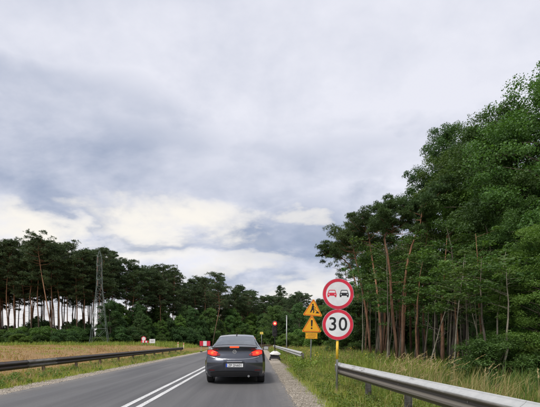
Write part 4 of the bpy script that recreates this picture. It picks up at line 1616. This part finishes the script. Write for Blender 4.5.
# ------------------------------------------------------------------ portable traffic light
def traffic_light():
    Y = 28.2
    X = sx_(274.8, Y)
    t = thing('traffic_light', 'portable traffic light showing red on a white weighted base at the roadside', 'traffic light', (X, Y, 0.0))
    mb = MB()
    for dx in (-0.34, 0.34):
        mb.box((dx, 0, 0.05), (0.10, 0.72, 0.10), 0.02)
    for dy in (-0.24, 0.24):
        mb.box((0, dy, 0.16), (0.70, 0.10, 0.14), 0.02)
    mb.build('base_frame', M['black_plastic'], t)
    mb = MB()
    mb.box((0, 0, 0.30), (0.60, 0.40, 0.16), 0.03)
    mb.build('battery_box', M['black_plastic'], t)
    # a slumped white sack over the box
    V, F = [], []
    rg = np.random.default_rng(3)
    nu, nv = 14, 8
    for j in range(nv + 1):
        f = j / nv
        rr_ = 0.40 * math.cos(f * PI / 2) ** 0.55 if f < 1 else 0.02
        for i in range(nu):
            a = 2 * PI * i / nu
            w = 1 + 0.10 * math.sin(3 * a + 1.1) + rg.normal(0, 0.03)
            V.append((rr_ * math.cos(a) * w, rr_ * 0.72 * math.sin(a) * w, 0.36 + 0.26 * f + 0.03 * math.sin(2 * a)))
    for j in range(nv):
        for i in range(nu):
            i2 = (i + 1) % nu
            F.append((j * nu + i, j * nu + i2, (j + 1) * nu + i2, (j + 1) * nu + i))
    F.append(tuple(range(nv * nu, nv * nu + nu)))
    F.append(tuple(range(nu - 1, -1, -1)))
    mb = MB()
    mb.add(V, F)
    mb.build('weight_sack', M['white_plastic'], t, True)
    mb = MB()
    mb.tube([(0, 0, 0.3), (0, 0, 2.75)], 0.035, 10)
    mb.build('pole', M['black_plastic'], t, True)
    h = MB()
    h.box((0, -0.06, 2.16), (0.34, 0.22, 1.06), 0.05)
    hs = h.build('housing', M['black_plastic'], t)
    for z, m in ((2.53, 'lamp_red'), (2.18, 'lamp_off'), (1.83, 'lamp_off')):
        mb = MB()
        mb.disc((0, z), 0.125, -0.172, -0.185, 24)
        lp = mb.build('lamp', M[m], hs)
        if m == 'lamp_red':
            mb = MB()
            mb.disc((0, z), 0.06, -0.184, -0.189, 20)
            mb.build('lit_centre', M['lamp_core'], lp)
        mb = MB()
        vs, fs = [], []
        n = 18
        for k in range(n + 1):
            a = R(-20) + R(220) * k / n
            for r, y in ((0.135, -0.17), (0.135, -0.36 + 0.10 * abs(math.sin(a - PI / 2))), (0.142, -0.36 + 0.10 * abs(math.sin(a - PI / 2))), (0.142, -0.17)):
                vs.append((r * math.cos(a), y, z + r * math.sin(a)))
        for k in range(n):
            o, p = k * 4, k * 4 + 4
            for j in range(4):
                j2 = (j + 1) % 4
                fs.append((o + j, o + j2, p + j2, p + j))
        mb.add(vs, fs)
        mb.build('visor', M['black_plastic'], hs)


traffic_light()


# plain grey pole, small yellow sign, barriers and signs on the left
def small_furniture():
    Y = 34.0
    t = thing('grey_pole', 'thin bare grey pole standing between the traffic light and the yellow signs', 'pole', (sx_(286.7, Y), Y, gh(sx_(286.7, Y), Y)))
    mb = MB()
    mb.tube([(0, 0, -0.3), (0, 0, 3.46)], 0.045, 10)
    mb.build('shaft', M['pole'], t, True)
    mb = MB()
    mb.tube([(0, 0, 3.46), (0, 0, 3.50)], [0.055, 0.04], 10)
    mb.build('cap', M['pole'], t)
    Y = 75.0
    X = sx_(261.3, Y) + 0.05
    t = thing('yellow_sign', 'small yellow sign on a thin post just behind the right side of the car', 'road sign', (X, Y, gh(X, Y)))
    mb = MB()
    mb.tube([(0, 0, -0.2), (0, 0, 3.0)], 0.035, 8)
    mb.build('post', M['pole'], t, True)
    mb = MB()
    mb.box((0, -0.05, 2.80), (0.60, 0.02, 0.42), 0.008)
    pn = mb.build('panel', plain('pale_yellow', (0.80, 0.60, 0.12), 0.4), t)
    mb = MB()
    mb.box((0, -0.063, 2.80), (0.40, 0.004, 0.05))
    mb.build('marking', M['sign_black'], pn)

    def barrier(label, X, Y, w, h, z, n, rz=0.0):
        t = thing('barrier', label, 'barrier', (X, Y, gh(X, Y) if abs(X) > 7 else 0.004), rz)
        cw = w / n
        for k in range(n):
            mb = MB()
            mb.box((-w / 2 + cw * (k + 0.5), -0.03, z), (cw - 0.002, 0.03, h), 0.004)
            mb.build('board_section', M['sign_red'] if k % 2 == 0 else M['sign_white'], t)
        for s in (-1, 1):
            mb = MB()
            mb.box((s * w * 0.36, 0.01, (z + h / 2) / 2), (0.05, 0.04, z + h / 2))
            mb.build('leg', M['pole'], t)
            mb = MB()
            mb.box((s * w * 0.36, 0.0, 0.05), (0.22, 0.7, 0.10), 0.02)
            mb.build('foot', M['rubber'], t)
        return t
    barrier('red and white barrier board standing left of the grey car', sx_(205.0, 48), 48.0, 1.25, 0.58, 1.02, 3)
    Y = 60.0
    X = sx_(145.5, Y)
    barrier('low red and white barrier board below the round sign on the left', X, Y - 0.4, 1.1, 0.28, 0.55, 5)
    X = sx_(143.8, Y)
    t = thing('traffic_sign', 'small round white sign with red rim behind the left guardrail', 'road sign', (X, Y, gh(X, Y)))
    mb = MB()
    mb.tube([(0, 0, -0.2), (0, 0, 1.35)], 0.03, 8)
    mb.build('post', M['pole'], t, True)
    mb = MB()
    mb.disc((0, 0.98), 0.36, -0.05, -0.04, 32)
    f = mb.build('disc', M['sign_white'], t)
    mb = MB()
    mb.ring((0, 0.98), 0.27, 0.36, -0.054, -0.045, 32)
    mb.build('red_ring', M['sign_red'], f)
    Y = 61.0
    X = sx_(152.3, Y)
    t = thing('white_board', 'small white rectangular board beside the round sign on the left', 'road sign', (X, Y, gh(X, Y)))
    mb = MB()
    mb.box((0, 0, 0.72), (0.86, 0.03, 0.62), 0.01)
    p = mb.build('panel', M['sign_white'], t)
    mb = MB()
    mb.box((0.0, -0.018, 0.80), (0.55, 0.004, 0.07))
    mb.box((0.0, -0.018, 0.66), (0.40, 0.004, 0.07))
    mb.build('marking', M['sign_back'], p)
    for s in (-1, 1):
        mb = MB()
        mb.box((s * 0.32, 0.035, 0.36), (0.05, 0.04, 0.90))
        mb.build('leg', M['pole'], t)
    for px, lb in ((178.0, 'pale delineator post at the far end of the left guardrail'), (183.6, 'pale delineator post right of the left guardrail end')):
        Y = 62.0
        X = sx_(px, Y)
        t = thing('delineator_post', lb, 'post', (X, Y, gh(X, Y)))
        mb = MB()
        mb.prism([(-0.06, -0.1), (-0.06, 0.95), (0.06, 1.05), (0.06, -0.1)], -0.025, 0.025)
        mb.build('body', plain('post_cream', (0.62, 0.55, 0.36), 0.6), t)
        mb = MB()
        mb.box((0, -0.028, 0.82), (0.122, 0.004, 0.14))
        mb.build('band', M['sign_red'], t)


small_furniture()


# ------------------------------------------------------------------ lattice pylon
def pylon():
    Y = 76.0
    X = sx_(99.5, Y)
    z0 = gh(X, Y)
    H = top_h(250.5, Y) - z0
    t = thing('lattice_pylon', 'grey steel lattice power pylon standing in front of the pines', 'pylon', (X, Y, z0), R(14))

    def hw(z):
        f = z / H
        if f < 0.62:
            return 1.65 + (0.50 - 1.65) * (f / 0.62) ** 0.8
        if f < 0.90:
            return 0.50 + (0.40 - 0.50) * (f - 0.62) / 0.28
        return 0.40 * (1 - (f - 0.90) / 0.10) + 0.05
    cs = [(-1, -1), (1, -1), (1, 1), (-1, 1)]
    lv = [0, 0.17, 0.32, 0.44, 0.54, 0.62, 0.69, 0.76, 0.83, 0.90, 1.0]
    for sx, sy in cs:
        mb = MB()
        mb.tube([(sx * hw(f * H), sy * hw(f * H), f * H - (0.3 if f == 0 else 0)) for f in lv], [0.038] * 6 + [0.032] * 5, 4)
        mb.build('leg', M['steel_lattice'], t)
    for a, b in zip(lv, lv[1:]):
        za, zb = a * H, b * H
        mb = MB()
        for k in range(4):
            (x0, y0), (x1, y1) = cs[k], cs[(k + 1) % 4]
            A0, A1 = (x0 * hw(za), y0 * hw(za), za), (x1 * hw(za), y1 * hw(za), za)
            B0, B1 = (x0 * hw(zb), y0 * hw(zb), zb), (x1 * hw(zb), y1 * hw(zb), zb)
            mb.tube([A0, B1], 0.016, 4)
            mb.tube([A1, B0], 0.016, 4)
            mb.tube([B0, B1], 0.02, 4)
        mb.build('bracing', M['steel_lattice'], t)
    for f, ln, s in ((0.66, 2.1, 1), (0.66, 2.1, -1), (0.80, 2.5, 1), (0.80, 2.5, -1), (0.90, 1.9, 1), (0.90, 1.9, -1)):
        z = f * H
        mb = MB()
        tip = (0, s * (hw(z) + ln), z + 0.1)
        for dx in (-1, 1):
            mb.tube([(dx * hw(z), s * hw(z), z), tip], 0.04, 4)
            mb.tube([(dx * hw(z), s * hw(z), z + 0.8), tip], 0.04, 4)
        c = mb.build('crossarm', M['steel_lattice'], t)
        mb = MB()
        p = Vector(tip)
        mb.tube([p, p - Vector((0, 0, 0.15)), p - Vector((0, 0, 1.1))], [0.03, 0.07, 0.06], 6)
        mb.build('insulator', plain('insulator', (0.16, 0.10, 0.07), 0.3), c)


pylon()


# ------------------------------------------------------------------ the car
def catmull(P, n):
    """resample rows of P (k, d) to n rows with a Catmull-Rom spline, uniform in index"""
    P = np.asarray(P, float)
    k = len(P)
    u = np.linspace(0, k - 1, n)
    out = []
    for x in u:
        i = min(int(x), k - 2)
        f = x - i
        p0, p1, p2, p3 = P[max(i - 1, 0)], P[i], P[i + 1], P[min(i + 2, k - 1)]
        out.append(0.5 * ((2 * p1) + (-p0 + p2) * f + (2 * p0 - 5 * p1 + 4 * p2 - p3) * f * f + (-p0 + 3 * p1 - 3 * p2 + p3) * f ** 3))
    return np.array(out)


def rear_depth(x, z):
    """how far the tail surface lies ahead of the rearmost point"""
    ax = abs(x)
    d = 0.20 * (ax / 0.90) ** 3.2 + 0.02 * ax
    d += 0.055 * smooth01(0.735, 0.79, z)
    d += 0.05 * smooth01(0.80, 1.00, z)
    d -= 0.065 * smooth01(1.03, 1.125, z)
    d += 0.13 * max(0.0, min(1.0, (0.60 - z) / 0.34)) ** 1.5
    # recess for the number plate
    d += 0.022 * smooth01(0.33, 0.29, ax) * smooth01(0.50, 0.525, z) * smooth01(0.685, 0.66, z)
    return d


def car():
    t = thing('car', 'dark grey saloon car seen from behind with brake lights lit, on the right lane', 'car', (-0.672, 12.08, 0.0), R(0.2))
    # station: y, top z, max half-width, belt half-width, belt z, roof-edge half-width, bottom z
    st = [(0.00, 1.135, 0.845, 0.775, 1.02, 0.66, 0.25),
          (0.30, 1.150, 0.915, 0.835, 1.04, 0.70, 0.22),
          (0.52, 1.175, 0.926, 0.850, 1.05, 0.685, 0.20),
          (0.90, 1.335, 0.930, 0.860, 1.05, 0.640, 0.19),
          (1.35, 1.475, 0.930, 0.865, 1.04, 0.600, 0.18),
          (1.80, 1.540, 0.928, 0.868, 1.02, 0.585, 0.18),
          (2.30, 1.550, 0.926, 0.868, 1.00, 0.580, 0.18),
          (2.75, 1.500, 0.925, 0.866, 0.99, 0.585, 0.18),
          (3.20, 1.310, 0.925, 0.862, 0.98, 0.620, 0.18),
          (3.60, 1.070, 0.925, 0.850, 0.96, 0.680, 0.18),
          (4.15, 0.985, 0.915, 0.820, 0.90, 0.650, 0.19),
          (4.60, 0.840, 0.850, 0.740, 0.78, 0.560, 0.20),
          (4.82, 0.620, 0.700, 0.600, 0.58, 0.420, 0.25)]
    NV, NU = 45, 73
    rows = []
    for y, zt, w, wb, zb, wt_, z0 in st:
        zb = min(zb, zt - 0.06)
        pr = [(0, z0), (w * 0.45, z0), (w * 0.86, z0 + 0.01), (w * 0.975, z0 + 0.09), (w * 1.0, 0.46 if zt > 0.9 else z0 + 0.15), (w * 1.0, 0.66 if zt > 0.9 else z0 + 0.22),
              (w * 0.99, 0.84 if zt > 0.95 else zb - 0.08), (wb + 0.03, zb - 0.05), (wb, zb), ((wb * 0.52 + wt_ * 0.48), zb * 0.52 + (zt - 0.07) * 0.48), (wt_, zt - 0.065),
              (wt_ * 0.86, zt - 0.028), (wt_ * 0.5, zt - 0.008), (0, zt)]
        rows.append(np.column_stack([catmull(pr, NV), np.full(NV, y)]))
    rows = np.array(rows)                               # (stations, NV, [x, z, y])
    G = np.stack([catmull(rows[:, k, :], NU) for k in range(NV)], 1)   # (NU, NV, 3)
    G[:, :, 0] = np.maximum(G[:, :, 0], 0)
    # bend the tail round the rear depth function
    ys = G[:, 0, 2]
    for i in range(NU):
        f = smooth01(0.55, 0.0, ys[i])
        if f > 0:
            for k in range(NV):
                G[i, k, 2] += f * rear_depth(G[i, k, 0], G[i, k, 1])
    full = np.concatenate([G * np.array([-1, 1, 1]), G[:, ::-1][:, 1:-1]], 1)   # closed loop; left half then right half
    L = full.shape[1]
    V = [(p[0], p[2], p[1]) for row in full for p in row]
    wheels = [(0.98, 0.335), (3.72, 0.335)]
    kb = 8 / 13 * (NV - 1)
    kr = 10 / 13 * (NV - 1)
    body, rear_w, side_w, wind, frit = [], [], [], [], []
    for i in range(NU - 1):
        for k in range(L):
            k2 = (k + 1) % L
            q = (i * L + k, i * L + k2, (i + 1) * L + k2, (i + 1) * L + k)
            c = np.mean([V[j] for j in q], 0)
            if any(math.hypot(c[1] - wy, c[2] - wz) < 0.375 for wy, wz in wheels) and abs(c[0]) > 0.70 and c[2] < 0.72:
                continue
            kk = k + 0.5 if k < NV - 1 else L - (k + 0.5)
            y = c[1]
            if kk > kr + 0.2 and 0.56 < y < 1.36:
                (frit if (kk < kr + 1.3 or y < 0.62 or y > 1.28) else rear_w).append(q)
            elif kk > kr + 0.2 and 2.78 < y < 3.56:
                wind.append(q)
            elif kb + 0.6 < kk < kr - 1.0 and 0.95 < y < 3.15 and not (2.02 < y < 2.12):
                side_w.append(q)
            else:
                body.append(q)

    def sub(name, F, mat, push=0.0):
        idx = sorted({j for f in F for j in f})
        m = {j: n for n, j in enumerate(idx)}
        mb = MB()
        mb.add([V[j] for j in idx], [tuple(m[j] for j in f)[::-1] for f in F])
        return mb.build(name, mat, t, True)
    # nose cap
    n0 = (NU - 1) * L
    body.append(tuple(n0 + k for k in range(L)))
    sub('body', body, M['car'])
    sub('rear_window', rear_w, M['car_glass'])
    sub('rear_window_surround', frit, M['frit'])
    sub('windscreen', wind, M['car_glass'])
    for sgn in (-1, 1):
        for lo_y, hi_y in ((0.9, 2.07), (2.07, 3.2)):
            fs_ = [f for f in side_w if V[f[0]][0] * sgn > 0 and lo_y < sum(V[j][1] for j in f) / 4 < hi_y]
            sub('side_window', fs_, M['car_glass'])
    # tail panel: rows follow the first station's profile
    prof = G[0]
    NS = 40
    tv, tf = [], []
    for k in range(NV):
        for s in range(-NS, NS + 1):
            x = prof[k, 0] * s / NS
            z = prof[k, 1]
            tv.append((x, rear_depth(x, z), z))
    wdt = 2 * NS + 1
    for k in range(NV - 1):
        for s in range(2 * NS):
            tf.append((k * wdt + s, k * wdt + s + 1, (k + 1) * wdt + s + 1, (k + 1) * wdt + s))
    mb = MB()
    mb.add(tv, tf)
    mb.build('tail_panel', M['car'], t, True)

    def patch(name, mat, x0, x1, zlo, zhi, off, parent=t, nx=24, nz=8, thick=0.02):
        vs, fs = [], []
        for layer in (off, off - thick):
            for i in range(nx + 1):
                u = i / nx
                x = x0 + (x1 - x0) * u
                a, b = zlo(u), zhi(u)
                for j in range(nz + 1):
                    z = a + (b - a) * j / nz
                    e = min(1, 4 * min(u, 1 - u) + 0.25, 4 * min(j / nz, 1 - j / nz) + 0.35)
                    vs.append((x, rear_depth(x, z) - (layer if layer < off else off * e), z))
        k = nz + 1
        o = (nx + 1) * k
        for i in range(nx):
            for j in range(nz):
                a = i * k + j
                fs += [(a, a + k, a + k + 1, a + 1), (o + a, o + a + 1, o + a + k + 1, o + a + k)]
        for i in range(nx):
            for j in (0, nz):
                a = i * k + j
                fs.append((a, o + a, o + a + k, a + k))
        for j in range(nz):
            for i in (0, nx):
                a = i * k + j
                fs.append((a, a + 1, o + a + 1, o + a))
        mb = MB()
        mb.add(vs, fs)
        return mb.build(name, mat, parent, True)
    # tail lamps: pointed towards the badge, high at the flanks
    for s in (-1, 1):
        lo = lambda u: 0.888 - 0.03 * math.sin(PI * min(1, u * 1.1)) + 0.10 * max(0, u - 0.7)
        hi = lambda u: 0.918 + 0.150 * math.sin(PI * 0.5 * min(1, u * 1.35)) - 0.10 * max(0, u - 0.78)
        lamp = patch('tail_light', M['lens_red'], s * 0.43, s * 0.838, lo, hi, 0.020)
        patch('lit_outer_lamp', M['brake'], s * 0.50, s * 0.82, lambda u: lo(0.25 + 0.7 * u) + 0.018, lambda u: hi(0.25 + 0.7 * u) - 0.018, 0.027, lamp, 16, 6, 0.01)
        patch('lit_bulb', M['brake_core'], s * 0.62, s * 0.74, lambda u: 0.945 - 0.03 * math.sin(PI * u), lambda u: 0.985 + 0.03 * math.sin(PI * u), 0.034, lamp, 10, 6, 0.01)
    # spoiler lip with the high brake light
    mb = MB()
    n = 30
    vs, fs = [], []
    for i in range(n + 1):
        x = -0.68 + 1.36 * i / n
        yb = rear_depth(x, 1.12)
        dz = -0.020 * (abs(x) / 0.68) ** 2
        for dy, zz in ((-0.015, 1.128), (-0.035, 1.150), (-0.02, 1.168), (0.10, 1.172), (0.10, 1.13)):
            vs.append((x, yb + dy, zz + dz - 0.012))
    for i in range(n):
        for j in range(5):
            j2 = (j + 1) % 5
            fs.append((i * 5 + j, i * 5 + 5 + j, i * 5 + 5 + j2, i * 5 + j2))
    mb.add(vs, fs)
    mb.build('spoiler', M['black_plastic'], t, False)
    mb = MB()
    mb.box((0, rear_depth(0, 1.12) - 0.034, 1.138), (0.28, 0.03, 0.048), 0.01)
    mb.build('high_brake_light', M['brake_high'], t)
    # chrome tube added for the light caught along the boot edge
    mb = MB()
    pts = []
    for i in range(31):
        x = -0.76 + 1.52 * i / 30
        z = 0.772 + 0.085 * (abs(x) / 0.76) ** 3
        pts.append((x, rear_depth(x, z) - 0.004, z))
    mb.tube(pts, [0.005] + [0.011] * 29 + [0.005], 8)
    mb.build('edge_glint', M['chrome'], t, True)
    # seams of the boot lid and the bumper
    seam = MB()
    for s in (-1, 1):
        pts = []
        for i in range(13):
            z = 0.80 + 0.30 * i / 12
            x = s * (0.44 + 0.13 * (i / 12) ** 1.5 + (0.0 if i > 3 else 0.03 * (3 - i) / 3))
            pts.append((x, rear_depth(x, z) + 0.001, z))
        seam.tube(pts, 0.0045, 5)
    pts = []
    for i in range(31):
        x = -0.80 + 1.6 * i / 30
        pts.append((x, rear_depth(x, 0.465) + 0.001, 0.480 + 0.03 * (abs(x) / 0.8) ** 2))
    seam.tube(pts, 0.005, 5)
    seam.build('seam', M['black_plastic'], t)
    # lower valance with reflectors, exhaust
    patch('lower_valance', M['black_plastic'], -0.74, 0.74, lambda u: 0.262, lambda u: 0.425 - 0.05 * abs(2 * u - 1) ** 4, 0.012, t, 40, 6)
    for s in (-1, 1):
        patch('reflector', M['lens_red'], s * 0.60, s * 0.78, lambda u: 0.432, lambda u: 0.458, 0.008, t, 8, 2, 0.01)
    mb = MB()
    mb.tube([(0.42, 0.12, 0.262), (0.42, 0.45, 0.272)], 0.034, 14)
    mb.build('exhaust_tip', M['alloy'], t)
    # badge
    zc, yb = 0.995, rear_depth(0, 0.995) - 0.010
    mb = MB()
    mb.ring((0, zc), 0.043, 0.056, yb - 0.006, yb + 0.012, 32)
    mb.prism([(-0.070, zc - 0.012), (-0.004, zc + 0.002), (-0.008, zc + 0.012), (0.070, zc + 0.012), (0.004, zc - 0.002), (0.008, zc - 0.012)], yb - 0.004, yb + 0.004)
    mb.build('badge', M['chrome'], t)
    # number plate
    yp = rear_depth(0, 0.593) - 0.010
    pl = MB()
    pl.box((0, yp, 0.593), (0.530, 0.012, 0.120), 0.006)
    pf = pl.build('frame', M['black_plastic'], t)
    pf.name = 'plate_holder'
    mb = MB()
    mb.box((0, yp - 0.008, 0.593), (0.516, 0.006, 0.108), 0.003)
    p = mb.build('number_plate', M['sign_white'], t)
    mb = MB()
    mb.box((-0.236, yp - 0.0125, 0.593), (0.042, 0.003, 0.106))
    mb.build('blue_band', M['blue'], p)
    me = text_mesh('ZP 2N601', 0.105, M['sign_black'], 'plate_number', 0.0008, 0.93, 0.001)
    link('plate_number', me, p, (0.020, yp - 0.0125, 0.591))
    mb = MB()
    mb.box((0, rear_depth(0, 0.70) - 0.004, 0.700), (0.46, 0.03, 0.022), 0.006)
    mb.build('boot_handle', M['chrome'], t)
    # mirrors
    for s in (-1, 1):
        e = MB()
        e.box((s * 1.015, 2.98, 1.055), (0.20, 0.12, 0.135), 0.045)
        mm = e.build('mirror', M['car'], t, True)
        mb = MB()
        mb.box((s * 1.020, 2.915, 1.055), (0.165, 0.012, 0.105), 0.005)
        mb.build('mirror_glass', M['chrome'], mm)
        mb = MB()
        mb.tube([(s * 0.84, 3.0, 0.99), (s * 0.95, 2.99, 1.03)], 0.03, 8)
        mb.build('mirror_arm', M['black_plastic'], mm)
        # door handles
        for yy in (1.35, 2.35):
            mb = MB()
            mb.box((s * 0.928, yy, 0.86), (0.03, 0.20, 0.03), 0.01)
            mb.build('door_handle', M['car'], t)
    # antenna fin
    mb = MB()
    mb.add([(-0.022, 1.52, 1.505), (0.022, 1.52, 1.505), (0.022, 1.72, 1.525), (-0.022, 1.72, 1.525), (-0.004, 1.535, 1.585), (0.004, 1.535, 1.585)],
           [(0, 1, 5, 4), (1, 2, 5), (3, 0, 4), (2, 3, 4, 5), (0, 3, 2, 1)])
    mb.build('antenna_fin', M['black_plastic'], t)
    # cabin seen through the glass
    fab = plain('seat_fabric', (0.055, 0.055, 0.06), 0.9)

    def seat(x, y, w, name):
        e = link(name, None, t, (x, y, 0))
        mb = MB()
        mb.box((0, 0, 0.82), (w, 0.16, 0.56), 0.05, Matrix.Rotation(R(-14), 3, 'X'))
        mb.build('backrest', fab, e, False)
        for dx in ((-0.38, 0.38) if w > 1 else (0,)):
            mb = MB()
            mb.box((dx, 0.03 - 0.10, 1.235), (0.26, 0.10, 0.17), 0.04, Matrix.Rotation(R(-10), 3, 'X'))
            mb.build('headrest', fab, e)
            mb = MB()
            for q in (-0.05, 0.05):
                mb.tube([(dx + q, -0.05, 1.06), (dx + q, -0.06, 1.18)], 0.007, 6)
            mb.build('headrest_stem', M['chrome'], e)
    seat(0, 1.30, 1.26, 'rear_seat')
    seat(-0.36, 2.30, 0.50, 'front_seat')
    seat(0.36, 2.30, 0.50, 'front_seat')
    mb = MB()
    mb.box((0, 0.86, 1.055), (1.28, 0.60, 0.03), 0.01)
    mb.build('parcel_shelf', fab, t)
    mb = MB()
    mb.box((0, 3.25, 0.90), (1.36, 0.45, 0.16), 0.05)
    mb.build('dashboard', M['black_plastic'], t)
    mb = MB()
    mb.tube([(-0.36, 2.9, 0.92), (-0.36, 3.1, 0.86)], 0.03, 8)
    n = 20
    for k in range(n):
        a, b2 = 2 * PI * k / n, 2 * PI * (k + 1) / n
        mb.tube([(-0.36 + 0.18 * math.cos(a), 2.90 + 0.05 * math.sin(a), 0.93 + 0.17 * math.sin(a)), (-0.36 + 0.18 * math.cos(b2), 2.90 + 0.05 * math.sin(b2), 0.93 + 0.17 * math.sin(b2))], 0.014, 6, False)
    mb.build('steering_wheel', M['black_plastic'], t)
    mb = MB()
    mb.box((0, 2.86, 1.36), (0.22, 0.03, 0.06), 0.01)
    mb.build('inner_mirror', M['black_plastic'], t)
    # wheel-arch liners and underbody
    mb = MB()
    for wy, wz in wheels:
        for s in (-1, 1):
            vs, fs = [], []
            n = 16
            for k in range(n + 1):
                a = PI * k / n
                for x in (0.60, 0.905):
                    vs.append((s * x, wy + 0.385 * math.cos(a), wz + 0.385 * math.sin(a)))
            for k in range(n):
                fs.append((k * 2, k * 2 + 1, k * 2 + 3, k * 2 + 2))
            mb.add(vs, fs)
    mb.box((0, 2.4, 0.27), (1.16, 4.0, 0.10))
    mb.build('underbody', M['black_plastic'], t)
    # wheels
    tyre = MB()
    n = 36
    pr = [(0.245, -0.10), (0.30, -0.112), (0.325, -0.10), (0.335, -0.07), (0.335, 0.07), (0.325, 0.10), (0.30, 0.112), (0.245, 0.10)]
    vs = [(x, r * math.cos(2 * PI * k / n), r * math.sin(2 * PI * k / n)) for k in range(n) for r, x in pr]
    fs = [(k * 8 + j, k * 8 + (j + 1) % 8, ((k + 1) % n) * 8 + (j + 1) % 8, ((k + 1) % n) * 8 + j) for k in range(n) for j in range(8)]
    tyre.add(vs, fs)
    tyre_me = tyre.mesh('tyre', M['rubber'], True)
    rim = MB()
    for k in range(5):
        a = 2 * PI * k / 5
        rim.box((0.075, 0.125 * math.cos(a), 0.125 * math.sin(a)), (0.03, 0.24, 0.06), 0.008, Matrix.Rotation(a, 3, 'X'))
    rim.tube([(0.05, 0, 0), (0.095, 0, 0)], 0.055, 16)
    vs, fs = [], []
    for k in range(n):
        a = 2 * PI * k / n
        for r, x in ((0.225, 0.095), (0.248, 0.098), (0.248, -0.095), (0.225, -0.095)):
            vs.append((x, r * math.cos(a), r * math.sin(a)))
    for k in range(n):
        for j in range(4):
            fs.append((k * 4 + j, k * 4 + (j + 1) % 4, ((k + 1) % n) * 4 + (j + 1) % 4, ((k + 1) % n) * 4 + j))
    rim.add(vs, fs)
    rim_me = rim.mesh('rim', M['alloy'])
    for wy, wz in wheels:
        for s in (-1, 1):
            w = link('wheel', None, t, (s * 0.80, wy, wz), 0 if s > 0 else PI)
            link('tyre', tyre_me, w)
            link('rim', rim_me, w)


car()
